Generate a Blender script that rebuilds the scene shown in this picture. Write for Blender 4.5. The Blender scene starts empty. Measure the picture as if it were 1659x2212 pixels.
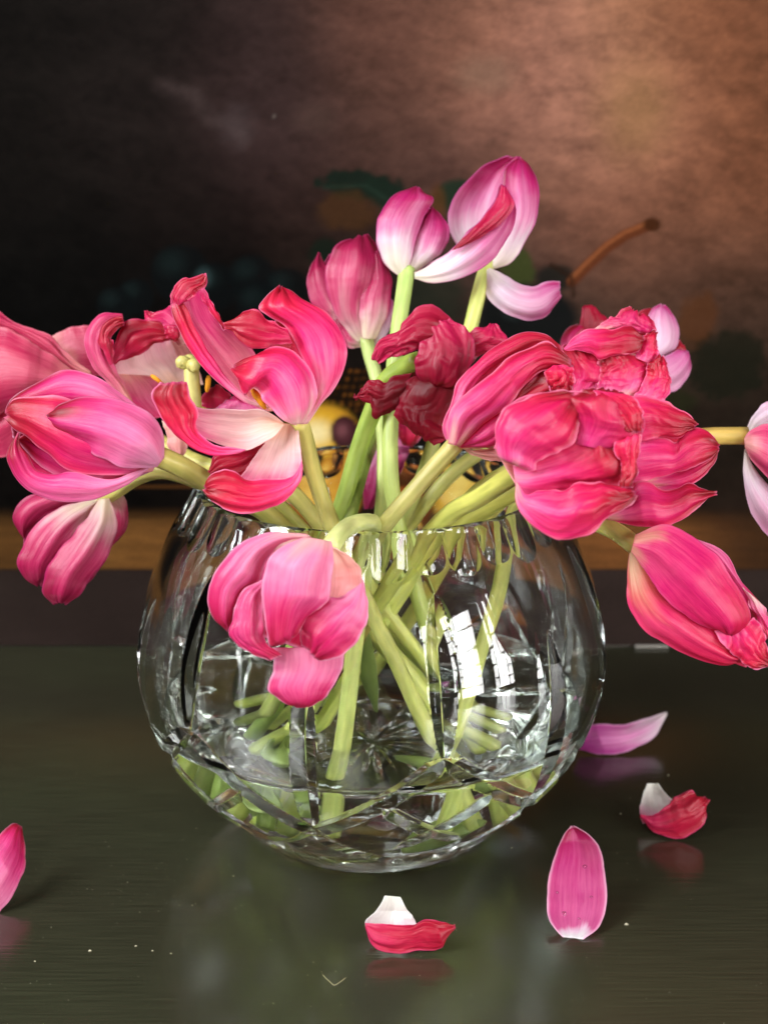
import bpy, math, random
import numpy as np
from mathutils import Vector, noise as mnoise

random.seed(7); np.random.seed(7)
scene = bpy.context.scene
COL = scene.collection

# ------------------------------------------------------------------ camera
PITCH = math.radians(15.8); CAM_Z = 0.288; F = 2881.0       # F: focal length in 1659-wide photo pixels
CW, CH = 1659.0, 2212.0
cam_d = bpy.data.cameras.new('camera'); cam = bpy.data.objects.new('camera', cam_d); COL.objects.link(cam)
cam.location = (0, 0, CAM_Z); cam.rotation_euler = (math.pi/2 - PITCH, 0, 0)
cam_d.sensor_fit = 'VERTICAL'; cam_d.sensor_height = 36.0; cam_d.lens = 36.0*F/CH
cam_d.clip_start = 0.01; cam_d.clip_end = 100
cam_d.dof.use_dof = True; cam_d.dof.focus_distance = 0.475; cam_d.dof.aperture_fstop = 11.0
scene.camera = cam

# ------------------------------------------------------------------ world, lamps, exposure
w = bpy.data.worlds.new('World'); scene.world = w; w.use_nodes = True
bg = w.node_tree.nodes['Background']; bg.inputs[0].default_value = (0.62, 0.54, 0.48, 1); bg.inputs[1].default_value = 0.075

def window_or_fill_lamp(name, loc, target, sx, sy, power, colour, panes=(4, 9), bar=0.07):
    """an area lamp for a leaded window or an added fill: dark glazing bars between bright panes"""
    d = bpy.data.lights.new(name, 'AREA'); d.shape = 'RECTANGLE'; d.size = sx; d.size_y = sy
    d.energy = power; d.color = colour
    o = bpy.data.objects.new(name, d); COL.objects.link(o); o.location = loc
    o.rotation_euler = (Vector(target) - Vector(loc)).to_track_quat('-Z', 'Y').to_euler()
    d.use_nodes = True; nt = d.node_tree; n = nt.nodes; em = n['Emission']
    geo = n.new('ShaderNodeNewGeometry'); sep = n.new('ShaderNodeSeparateXYZ'); nt.links.new(geo.outputs['Parametric'], sep.inputs[0])
    prev = None
    for k, cnt in enumerate(panes):
        m = n.new('ShaderNodeMath'); m.operation = 'MULTIPLY'; m.inputs[1].default_value = cnt; nt.links.new(sep.outputs[k], m.inputs[0])
        fr = n.new('ShaderNodeMath'); fr.operation = 'FRACT'; nt.links.new(m.outputs[0], fr.inputs[0])
        g = n.new('ShaderNodeMath'); g.operation = 'GREATER_THAN'; g.inputs[1].default_value = bar; nt.links.new(fr.outputs[0], g.inputs[0])
        if prev is None: prev = g
        else:
            mm = n.new('ShaderNodeMath'); mm.operation = 'MULTIPLY'; nt.links.new(prev.outputs[0], mm.inputs[0]); nt.links.new(g.outputs[0], mm.inputs[1]); prev = mm
    nt.links.new(prev.outputs[0], em.inputs['Strength'])
    return o
TGT = (0, 0.5, 0.16)
window_or_fill_lamp('window_or_fill_lamp', (-0.85, 0.02, 0.80), TGT, 0.40, 0.75, 27.0, (0.96, 0.98, 1.0))
window_or_fill_lamp('window_or_fill_lamp', (0.66, -0.66, 0.33), TGT, 0.22, 0.66, 9.5, (1.0, 0.98, 0.97), (3, 6), 0.11)
window_or_fill_lamp('window_or_fill_lamp', (0.98, -0.42, 0.33), TGT, 0.22, 0.66, 9.5, (1.0, 0.98, 0.97), (3, 6), 0.11)
window_or_fill_lamp('window_or_fill_lamp', (1.22, -0.10, 0.33), TGT, 0.18, 0.66, 8.0, (1.0, 0.98, 0.97), (3, 6), 0.11)
window_or_fill_lamp('window_or_fill_lamp', (-0.22, -0.70, 1.05), TGT, 0.26, 0.75, 11.0, (1.0, 0.98, 0.97))  # soft fill added high at front left, not an actual window

vs = scene.view_settings; vs.view_transform = 'Standard'; vs.look = 'None'; vs.exposure = 0.0; vs.gamma = 1.0; vs.use_curve_mapping = False
scene.render.engine = 'CYCLES'; cy = scene.cycles
cy.use_denoising = True; cy.denoiser = 'OPENIMAGEDENOISE'
cy.max_bounces = 24; cy.transmission_bounces = 20; cy.glossy_bounces = 10; cy.diffuse_bounces = 5; cy.transparent_max_bounces = 12
cy.caustics_reflective = True; cy.caustics_refractive = True; cy.blur_glossy = 0.3; cy.sample_clamp_indirect = 25.0

# ------------------------------------------------------------------ helpers
cp, sp = math.cos(PITCH), math.sin(PITCH)
FWD = np.array([0, cp, -sp]); UP = np.array([0, sp, cp]); RGT = np.array([1.0, 0, 0]); C0 = np.array([0, 0, CAM_Z])
def pt(x, y, depth):
    """photo pixel (1659-wide frame) at a given distance along the view axis"""
    return C0 + depth*(FWD + (x - CW/2)/F*RGT - (y - CH/2)/F*UP)
def ray_plane_z(x, y, z):
    d = FWD + (x - CW/2)/F*RGT - (y - CH/2)/F*UP
    t = (z - CAM_Z)/d[2]
    return C0 + t*d, t
def srgb(h):
    if isinstance(h, str):
        c = np.array([int(h[i:i+2], 16) for i in (0, 2, 4)])/255.0
    else:
        c = np.array(h)/255.0
    return np.where(c <= 0.04045, c/12.92, ((c + 0.055)/1.055)**2.4)
def catmull(P, n):
    """n points along a Catmull-Rom curve through P, even in arc length"""
    P = np.array(P, float)
    if len(P) == 1: return np.repeat(P, n, 0)
    Q = np.vstack([2*P[0]-P[1], P, 2*P[-1]-P[-2]])
    out = []
    for i in range(1, len(Q)-2):          # centripetal form: no overshoot where points are unevenly spaced
        p0, p1, p2, p3 = Q[i-1], Q[i], Q[i+1], Q[i+2]
        k0, k1, k2 = [max(np.linalg.norm(b_-a_)**0.5, 1e-6) for a_, b_ in ((p0, p1), (p1, p2), (p2, p3))]
        m1 = (p2-p1)+k1*((p1-p0)/k0-(p2-p0)/(k0+k1)); m2 = (p2-p1)+k1*((p3-p2)/k2-(p3-p1)/(k1+k2))
        for t in np.linspace(0, 1, 16, endpoint=False):
            out.append((2*t**3-3*t*t+1)*p1+(t**3-2*t*t+t)*m1+(-2*t**3+3*t*t)*p2+(t**3-t*t)*m2)
    out.append(Q[-2]); out = np.array(out)
    s = np.r_[0, np.cumsum(np.linalg.norm(np.diff(out, axis=0), axis=1))]
    return np.array([np.interp(np.linspace(0, s[-1], n), s, out[:, k]) for k in range(out.shape[1])]).T
def mesh_obj(name, verts, faces, mat, parent=None, smooth=True):
    me = bpy.data.meshes.new(name); me.from_pydata([tuple(v) for v in verts], [], [tuple(f) for f in faces]); me.update()
    if smooth: me.polygons.foreach_set('use_smooth', [True]*len(me.polygons))
    me.materials.append(mat)
    o = bpy.data.objects.new(name, me); COL.objects.link(o)
    if parent is not None: o.parent = parent; o.matrix_parent_inverse = parent.matrix_world.inverted()
    return o
def tag(o, label=None, cat=None, group=None, kind=None):
    if label: o['label'] = label
    if cat: o['category'] = cat
    if group: o['group'] = group
    if kind: o['kind'] = kind
    return o
def empty(name, loc):
    o = bpy.data.objects.new(name, None); COL.objects.link(o); o.location = loc
    o.empty_display_size = 0.01; bpy.context.view_layer.update(); return o
def new_mat(name):
    m = bpy.data.materials.new(name); m.use_nodes = True
    return m, m.node_tree.nodes, m.node_tree.links, m.node_tree.nodes['Principled BSDF']
def grid_faces(nr, nc, wrap=False):
    f = []
    for i in range(nr-1):
        for j in range(nc if wrap else nc-1):
            k = (j+1) % nc
            f.append((i*nc+j, i*nc+k, (i+1)*nc+k, (i+1)*nc+j))
    return f

# ------------------------------------------------------------------ materials
def petal_material():
    m, n, l, b = new_mat('petal_skin')
    at = n.new('ShaderNodeAttribute'); at.attribute_name = 'Col'
    uv = n.new('ShaderNodeUVMap'); uv.uv_map = 'UVMap'
    def noise(scale_xy, detail, rough=0.6):
        mp = n.new('ShaderNodeMapping'); mp.inputs['Scale'].default_value = (scale_xy[0], scale_xy[1], 1); l.new(uv.outputs[0], mp.inputs[0])
        t = n.new('ShaderNodeTexNoise'); t.noise_dimensions = '2D'; t.inputs['Scale'].default_value = 1; t.inputs['Detail'].default_value = detail; t.inputs['Roughness'].default_value = rough
        l.new(mp.outputs[0], t.inputs['Vector']); return t
    fine = noise((26, 0.9), 5, .7); broad = noise((4.0, 0.55), 3); blot = noise((1.6, 1.1), 3)
    def ramp(t, a, bb, lo, hi):
        r = n.new('ShaderNodeMapRange'); r.inputs[1].default_value = a; r.inputs[2].default_value = bb; r.inputs[3].default_value = lo; r.inputs[4].default_value = hi
        l.new(t.outputs[0], r.inputs[0]); return r
    rf = ramp(fine, 0.3, 0.72, 0.0, 1.0); rb = ramp(broad, 0.35, 0.7, 0.0, 1.0); rbl = ramp(blot, 0.35, 0.7, 0.0, 1.0)
    hs = n.new('ShaderNodeHueSaturation'); hs.inputs['Saturation'].default_value = 1.15; hs.inputs['Value'].default_value = 0.90; l.new(at.outputs['Color'], hs.inputs['Color'])
    hl = n.new('ShaderNodeHueSaturation'); hl.inputs['Saturation'].default_value = 0.95; hl.inputs['Value'].default_value = 1.22; l.new(at.outputs['Color'], hl.inputs['Color'])
    ad = n.new('ShaderNodeMath'); ad.operation = 'MULTIPLY_ADD'; ad.inputs[1].default_value = 0.6; l.new(rf.outputs[0], ad.inputs[0])
    a2 = n.new('ShaderNodeMath'); a2.operation = 'MULTIPLY'; a2.inputs[1].default_value = 0.2; l.new(rb.outputs[0], a2.inputs[0]); l.new(a2.outputs[0], ad.inputs[2])
    a3 = n.new('ShaderNodeMath'); a3.operation = 'MULTIPLY_ADD'; a3.inputs[1].default_value = 0.2; l.new(rbl.outputs[0], a3.inputs[0]); l.new(ad.outputs[0], a3.inputs[2])
    mx = n.new('ShaderNodeMix'); mx.data_type = 'RGBA'; l.new(a3.outputs[0], mx.inputs[0]); l.new(hs.outputs[0], mx.inputs[6]); l.new(hl.outputs[0], mx.inputs[7])
    l.new(mx.outputs[2], b.inputs['Base Color'])
    b.inputs['Roughness'].default_value = 0.33; b.inputs['Specular IOR Level'].default_value = 0.5
    sm = n.new('ShaderNodeMath'); sm.operation = 'MULTIPLY_ADD'; sm.inputs[1].default_value = 0.8; l.new(fine.outputs[0], sm.inputs[0]); sb = n.new('ShaderNodeMath'); sb.operation = 'MULTIPLY'; sb.inputs[1].default_value = 0.35; l.new(broad.outputs[0], sb.inputs[0]); l.new(sb.outputs[0], sm.inputs[2])
    cm = n.new('ShaderNodeMapping'); cm.inputs['Scale'].default_value = (2.6, 1.1, 1); l.new(uv.outputs[0], cm.inputs[0])
    ct = n.new('ShaderNodeTexNoise'); ct.noise_dimensions = '2D'; ct.noise_type = 'RIDGED_MULTIFRACTAL'; ct.inputs['Scale'].default_value = 1; ct.inputs['Detail'].default_value = 4; ct.inputs['Distortion'].default_value = 0.6; l.new(cm.outputs[0], ct.inputs['Vector'])
    ca_ = n.new('ShaderNodeMath'); ca_.operation = 'MULTIPLY'; l.new(ct.outputs[0], ca_.inputs[0]); l.new(at.outputs['Alpha'], ca_.inputs[1])
    b0 = n.new('ShaderNodeBump'); b0.inputs['Strength'].default_value = 0.5; b0.inputs['Distance'].default_value = 0.0010; l.new(ca_.outputs[0], b0.inputs['Height'])
    bp = n.new('ShaderNodeBump'); bp.inputs['Strength'].default_value = 0.32; bp.inputs['Distance'].default_value = 0.0008; l.new(b0.outputs[0], bp.inputs['Normal'])
    l.new(sm.outputs[0], bp.inputs['Height']); l.new(bp.outputs[0], b.inputs['Normal'])
    tr = n.new('ShaderNodeBsdfTranslucent'); l.new(mx.outputs[2], tr.inputs['Color']); l.new(bp.outputs[0], tr.inputs['Normal'])
    ms = n.new('ShaderNodeMixShader'); ms.inputs[0].default_value = 0.46
    l.new(b.outputs[0], ms.inputs[1]); l.new(tr.outputs[0], ms.inputs[2]); l.new(ms.outputs[0], n['Material Output'].inputs[0])
    return m
M_PETAL = petal_material()

def stem_material():
    m, n, l, b = new_mat('stem_skin')
    at = n.new('ShaderNodeAttribute'); at.attribute_name = 'Col'
    tc = n.new('ShaderNodeTexCoord'); t = n.new('ShaderNodeTexNoise'); t.inputs['Scale'].default_value = 70; t.inputs['Detail'].default_value = 4
    l.new(tc.outputs['Object'], t.inputs['Vector'])
    r = n.new('ShaderNodeMapRange'); r.inputs[1].default_value = 0.3; r.inputs[2].default_value = 0.7; r.inputs[3].default_value = 0.8; r.inputs[4].default_value = 1.12; l.new(t.outputs[0], r.inputs[0])
    hs = n.new('ShaderNodeHueSaturation'); l.new(at.outputs['Color'], hs.inputs['Color']); l.new(r.outputs[0], hs.inputs['Value']); l.new(hs.outputs[0], b.inputs['Base Color'])
    b.inputs['Roughness'].default_value = 0.4; b.inputs['Specular IOR Level'].default_value = 0.4
    b.inputs['Subsurface Weight'].default_value = 0.25; b.inputs['Subsurface Radius'].default_value = (0.5, 0.6, 0.2); b.inputs['Subsurface Scale'].default_value = 0.003
    return m
M_STEM = stem_material()

def plain(name, col, rough=0.5, **kw):
    m, n, l, b = new_mat(name)
    tc = n.new('ShaderNodeTexCoord'); t = n.new('ShaderNodeTexNoise'); t.inputs['Scale'].default_value = kw.get('scale', 300); t.inputs['Detail'].default_value = 3
    l.new(tc.outputs['Object'], t.inputs['Vector'])
    mx = n.new('ShaderNodeMix'); mx.data_type = 'RGBA'; l.new(t.outputs[0], mx.inputs[0])
    c = srgb(col); mx.inputs[6].default_value = (*(c*0.75), 1); mx.inputs[7].default_value = (*np.minimum(c*1.2, 1), 1)
    l.new(mx.outputs[2], b.inputs['Base Color']); b.inputs['Roughness'].default_value = rough
    return m
M_PISTIL = plain('pistil_green', 'c8c070', 0.45); M_ANTHER = plain('anther_pollen', 'e0900c', 0.8); M_DUST = plain('dust_grain', 'b0aa90', 0.8)
M_THREAD = plain('thread_fibre', 'a59c78', 0.8); M_PAPER = plain('raw_canvas', '8c8880', 0.8); M_LEAF = plain('leaf_green', '94aa58', 0.45, scale=90)

def glass_mat(name, ior, col=(1, 1, 1)):
    m, n, l, b = new_mat(name); n.remove(b)
    g = n.new('ShaderNodeBsdfGlass'); g.inputs['IOR'].default_value = ior; g.inputs['Roughness'].default_value = 0.0; g.inputs['Color'].default_value = (*col, 1)
    l.new(g.outputs[0], n['Material Output'].inputs[0]); return m
M_GLASS = glass_mat('lead_crystal', 1.52, (0.985, 0.992, 0.99)); M_WATER = glass_mat('clear_water', 1.333, (0.985, 0.995, 0.98))

# ------------------------------------------------------------------ table
def table_material():
    m, n, l, b = new_mat('painted_table_top')
    tc = n.new('ShaderNodeTexCoord')
    def nz(sc, scale, detail):
        mp = n.new('ShaderNodeMapping'); mp.inputs['Scale'].default_value = sc; l.new(tc.outputs['Object'], mp.inputs[0])
        t = n.new('ShaderNodeTexNoise'); t.inputs['Scale'].default_value = scale; t.inputs['Detail'].default_value = detail; l.new(mp.outputs[0], t.inputs['Vector']); return t
    brush = nz((6, 140, 1), 6, 4); big = nz((1, 1.4, 1), 5, 3); fine = nz((30, 420, 1), 5, 2)
    cr = n.new('ShaderNodeValToRGB'); cr.color_ramp.elements[0].position = 0.3; cr.color_ramp.elements[1].position = 0.7
    cr.color_ramp.elements[0].color = (0.026, 0.0245, 0.0145, 1); cr.color_ramp.elements[1].color = (0.031, 0.034, 0.018, 1)
    l.new(big.outputs[0], cr.inputs[0])
    mr = n.new('ShaderNodeMapRange'); mr.inputs[1].default_value = 0.3; mr.inputs[2].default_value = 0.7; mr.inputs[3].default_value = 0.8; mr.inputs[4].default_value = 1.25; l.new(brush.outputs[0], mr.inputs[0])
    hs = n.new('ShaderNodeHueSaturation'); l.new(cr.outputs[0], hs.inputs['Color']); l.new(mr.outputs[0], hs.inputs['Value']); l.new(hs.outputs[0], b.inputs['Base Color'])
    rr = n.new('ShaderNodeMapRange'); rr.inputs[1].default_value = 0.3; rr.inputs[2].default_value = 0.7; rr.inputs[3].default_value = 0.13; rr.inputs[4].default_value = 0.2; l.new(big.outputs[0], rr.inputs[0]); l.new(rr.outputs[0], b.inputs['Roughness'])
    ad = n.new('ShaderNodeMath'); ad.operation = 'MULTIPLY_ADD'; ad.inputs[1].default_value = 0.4; l.new(fine.outputs[0], ad.inputs[0]); l.new(brush.outputs[0], ad.inputs[2])
    bp = n.new('ShaderNodeBump'); bp.inputs['Strength'].default_value = 0.10; bp.inputs['Distance'].default_value = 0.0006; l.new(ad.outputs[0], bp.inputs['Height']); l.new(bp.outputs[0], b.inputs['Normal'])
    b.inputs['Specular IOR Level'].default_value = 0.85
    return m
def box(name, x0, x1, y0, y1, z0, z1, mat, parent=None):
    v = [(x0,y0,z0),(x1,y0,z0),(x1,y1,z0),(x0,y1,z0),(x0,y0,z1),(x1,y0,z1),(x1,y1,z1),(x0,y1,z1)]
    f = [(0,3,2,1),(4,5,6,7),(0,1,5,4),(1,2,6,5),(2,3,7,6),(3,0,4,7)]
    return mesh_obj(name, v, f, mat, parent, smooth=False)
tag(box('table_top', -0.9, 0.9, 0.02, 0.95, -0.03, 0.0, table_material()), kind='structure')

# ------------------------------------------------------------------ painting behind (flat painted canvas)
PY = 0.728
def fbm(x, y, octv=4, seed=0):
    """cheap value noise on numpy arrays"""
    rs = np.random.RandomState(seed); tot = np.zeros_like(x); amp = 0.5
    for o in range(octv):
        g = rs.rand(64, 64); fx = np.floor(x).astype(int); fy = np.floor(y).astype(int); tx = x-fx; ty = y-fy
        tx = tx*tx*(3-2*tx); ty = ty*ty*(3-2*ty)
        a = g[fy % 64, fx % 64]; b = g[fy % 64, (fx+1) % 64]; c = g[(fy+1) % 64, fx % 64]; d = g[(fy+1) % 64, (fx+1) % 64]
        tot += amp*((a*(1-tx)+b*tx)*(1-ty)+(c*(1-tx)+d*tx)*ty); amp *= 0.5; x = x*2.03+5; y = y*2.03+9
    return tot
def sstep(a, b, x):
    t = np.clip((x-a)/(b-a), 0, 1); return t*t*(3-2*t)
def painting_colours(X, Y):
    pts = [(100,80,'120f0d'),(300,80,'1a1513'),(300,250,'1f1917'),(560,130,'2e2220'),(600,260,'3a2b2a'),(850,90,'5a3d33'),(850,260,'503830'),(1050,120,'7a5443'),(1180,200,'94685a'),
           (1350,170,'9c7056'),(1320,300,'986c58'),(1500,120,'80523a'),(1630,120,'6a4430'),(1500,350,'80543e'),(1640,350,'704630'),(1200,400,'6e4b3e'),(1350,480,'744b38'),(1550,520,'5c3d2e'),(1450,620,'4e382e'),
           (1000,420,'45302a'),(700,420,'2a1d19'),(400,420,'17110f'),(150,420,'110e0c'),(150,640,'0a0908'),(500,640,'0c0a09'),(800,650,'1d1713'),(1100,620,'3a2c26'),(1250,680,'382c26'),(1600,700,'3d2d24'),
           (1500,830,'2a2119'),(1620,900,'1f1a14'),(1300,900,'1d1812'),(900,850,'14100d'),(500,850,'0c0a09'),(100,900,'0b0a09'),(100,1050,'120e0c'),(500,1050,'14100d'),(900,1050,'1a130f'),(1350,1050,'1c1510'),(1620,1060,'241a14')]
    num = np.zeros(X.shape+(3,)); den = np.zeros(X.shape) + 1e-9
    for (px, py, h) in pts:
        ww = np.exp(-((X-px)**2+(Y-py)**2)/(2*105.0**2)); num += ww[..., None]*srgb(h); den += ww
    c = num/den[..., None]
    st = fbm(X/90+Y/160, Y/45-X/140, 4, 1); st2 = fbm(X/22+Y/40, Y/13-X/35, 3, 2)
    c = c*(0.40+0.75*st+0.55*st2)[..., None]
    def lay(mask, col, a=1.0):
        nonlocal c
        k = np.clip(mask*a, 0, 1)[..., None]; c = c*(1-k)+srgb(col)*k
    def ell(cx, cy, rx, ry, soft=0.25, rot=0, wob=0.0, seed=3):
        dx, dy = X-cx, Y-cy; cs, sn = math.cos(rot), math.sin(rot); u = (dx*cs+dy*sn)/rx; v = (-dx*sn+dy*cs)/ry
        r = np.sqrt(u*u+v*v)
        if wob: r = r + wob*(fbm(X/18, Y/18, 2, seed)-0.38)
        return 1-sstep(1-soft, 1+soft, r)
    def poly(P, wd, soft=6):
        m = np.zeros_like(X)
        for (x0,y0),(x1,y1) in zip(P[:-1], P[1:]):
            dx, dy = x1-x0, y1-y0; t = np.clip(((X-x0)*dx+(Y-y0)*dy)/(dx*dx+dy*dy), 0, 1)
            m = np.maximum(m, 1-sstep(wd-soft, wd+soft, np.hypot(X-x0-t*dx, Y-y0-t*dy)))
        return m
    lay(poly([(350,185),(420,205),(455,255),(510,270),(525,300)], 16, 16)*(st+st2)*1.1, '443836', 0.4); lay(ell(512,272,34,40,0.8,0,.8), '4a3f3f', 0.4); lay(ell(592,252,4,4,0.5), '6a605a', .6)
    lay(ell(1050,160,60,40,0.7,0,0.6), '7c6050', 0.6); lay(ell(1370,240,70,90,0.8,0,.5), '8c6a45', 0.5); lay(ell(680,255,40,30,0.9,0,.7), '4a3932', 0.4)
    # vine leaves
    lay(ell(775,400,92,32,0.18,0.08,0.7), '16211a', 0.95); lay(ell(835,425,55,32,0.2,0.6,0.7,5), '19241c', 0.9); lay(ell(750,455,62,45,0.3,0.2,0.6), '4a3018', 0.55); lay(poly([(700,405),(790,400),(850,440)],3,4),'26362b',.6)
    lay(ell(985,425,45,38,0.2,0,0.7), '1c2c20', 0.9); lay(ell(945,440,18,40,0.4), '563518', 0.6); lay(ell(1120,580,36,42,0.15,0,0.7,8), '38401f', 0.9); lay(ell(700,545,30,30,0.3,0,.6), '141f17', .8); lay(ell(940,640,60,70,0.4,0,.5), '232a20', .6)
    # grapes and plums
    for gx, gy, gr in ((295,640,38),(390,590,62),(465,620,52),(545,600,50),(620,625,46),(560,660,50),(250,660,40)):
        lay(ell(gx,gy,gr,gr,0.12), '0c1011', 0.75); lay(ell(gx-gr*0.3,gy-gr*0.35,gr*0.45,gr*0.4,0.8), '1a2524', 0.55)
    lay(ell(440,600,16,20,0.7), '3a4e4e', 0.6); lay(ell(1140,690,105,75,0.15,0,0.2), '121515', 0.95); lay(ell(1200,600,45,28,0.3), '171a17', 0.9); lay(ell(1110,670,22,18,.8),'2a3332',.7)
    lay(ell(1570,790,85,75,0.2,0,0.7,4), '1a1b12', 0.85); lay(ell(1505,690,40,60,0.3,0.3,0.7,6), '50301b', 0.75); lay(ell(1440,870,60,35,.4,0,.6),'232614',.7)
    # woody stalk
    stalk = [(1235,608),(1270,572),(1310,535),(1350,508),(1400,487)]
    lay(poly(stalk, 12, 4), '5a301c', 0.95); lay(poly([(a-3,b-5) for a,b in stalk], 4, 4), '8e5634', 0.7); lay(ell(1408,485,19,15,0.2), '3e2212', 0.95); lay(poly([(1190,572),(1235,600),(1238,640)],4,3),'2a1a12',.9)
    # basket
    bas = sstep(640,670,X)*(1-sstep(880,900,X))*sstep(790,800,Y)*(1-sstep(880,900,Y))
    lay(bas, '1c120a', 0.9); dash = (np.sin(X*0.36+np.floor(Y/17)*1.6) > 0.1)*(np.sin(Y*0.37) > -0.5)
    lay(bas*dash*np.clip(fbm(X/14,Y/14,2,21)*2.2-.3,0,1), '7a4a1c', 0.75); lay(sstep(200,280,X)*(1-sstep(420,440,X))*(np.sin(Y*0.3) > 0.3)*sstep(1010,1020,Y)*(1-sstep(1060,1070,Y)), '5c3a1c', 0.7)
    # fruit
    def fruit(cx, cy, rx, ry, base, dark, hi):
        lay(ell(cx,cy,rx,ry,0.07), dark); lay(ell(cx-rx*0.1,cy-ry*0.1,rx*0.85,ry*0.85,0.4), base, 0.95); lay(ell(cx-rx*.2,cy-ry*.15,rx*.38,ry*.36,0.8), hi, 0.9)
    fruit(700,945,80,68,'d8aa34','a87420','f2e2a8'); fruit(690,1062,92,72,'cf9430','8a5518','e8c060'); fruit(1020,1065,78,72,'d2a63c','8c6420','e6cc70'); fruit(880,1085,60,50,'a85c26','5a2e14','cc8440')
    fruit(745,935,30,36,'4e2a2e','2a1518','7a4c50'); fruit(770,1000,34,34,'8c5a28','4c2a16','b88440'); fruit(1150,1120,56,50,'9a5428','52290f','b87038'); fruit(620,1120,55,50,'a06428','58300f','c08a48')
    # painted ledge: ochre top, dusky front
    top = sstep(1090,1150,Y)*(1-sstep(1226,1232,Y)); och = np.where(X[..., None] < 900, srgb('8a5f32'), srgb('84562f'))
    rightfade = 1-0.75*sstep(1380,1640,X); lk = top*(0.5+0.6*fbm(X/60,Y/9,3,11))*rightfade*(0.55+0.45*sstep(0,250,X))
    k = np.clip(lk, 0, 1)[..., None]; fr = ((1-sstep(1228,1232,Y))[..., None]); keep = np.zeros_like(X)
    for e_ in ((700,945,80,68),(690,1062,92,72),(1020,1065,78,72),(880,1085,60,50),(770,1000,34,34),(1150,1120,56,50),(620,1120,55,50)): keep = np.maximum(keep, ell(*e_, 0.07))
    k = k*(1-keep[..., None]); c = c*(1-k)+och*k
    frm = sstep(1228,1234,Y); lay(frm, '3a2f2b', 1.0); c = c*(1-frm[..., None]*0.35*(fbm(X/120,Y/30,4,13)-0.2)[..., None])
    c = c*(0.93+0.14*np.random.rand(*X.shape))[..., None]
    return np.clip(c**1.06*0.74, 0, 1)
def painting():
    x0, x1, z0, z1 = -0.42, 0.42, 0.0, 0.46; nx, nz = 520, 420
    xs = np.linspace(x0, x1, nx); zs = np.linspace(z0+0.001, z1, nz); XX, ZZ = np.meshgrid(xs, zs)
    rel = np.stack([XX, np.full_like(XX, PY), ZZ-CAM_Z], -1); dep = rel@FWD
    U = CW/2+F*(rel@RGT)/dep; V = CH/2-F*(rel@UP)/dep
    c = painting_colours(U, V)
    root = empty('painting', (0, PY, 0)); tag(root, 'dark still life canvas painting of fruit standing behind the glass bowl', 'painting')
    m, n, l, b = new_mat('oil_paint'); at = n.new('ShaderNodeAttribute'); at.attribute_name = 'Col'; l.new(at.outputs['Color'], b.inputs['Base Color'])
    b.inputs['Roughness'].default_value = 0.7; b.inputs['Specular IOR Level'].default_value = 0.02
    tc = n.new('ShaderNodeTexCoord'); t = n.new('ShaderNodeTexNoise'); t.inputs['Scale'].default_value = 900; l.new(tc.outputs['Object'], t.inputs['Vector'])
    bp = n.new('ShaderNodeBump'); bp.inputs['Strength'].default_value = 0.25; bp.inputs['Distance'].default_value = 0.0004; l.new(t.outputs[0], bp.inputs['Height']); l.new(bp.outputs[0], b.inputs['Normal'])
    v = np.stack([XX, np.full_like(XX, PY), ZZ], -1).reshape(-1, 3)
    o = mesh_obj('painted_face', v, grid_faces(nz, nx), m, root)
    ca = o.data.color_attributes.new('Col', 'FLOAT_COLOR', 'POINT'); ca.data.foreach_set('color', np.concatenate([c.reshape(-1, 3), np.ones((nx*nz, 1))], 1).ravel().astype(np.float32))
    box('stretcher_panel', x0-0.001, x1+0.001, PY+0.002, PY+0.020, z0, z1+0.001, M_PAPER, root)
    a, _ = ray_plane_z(1370, 1398, 0.0); bq, _ = ray_plane_z(1442, 1398, 0.0)
    box('bare_edge', a[0], bq[0], PY-0.0022, PY-0.0006, 0.0005, 0.0019, M_PAPER, root)
painting()

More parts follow.
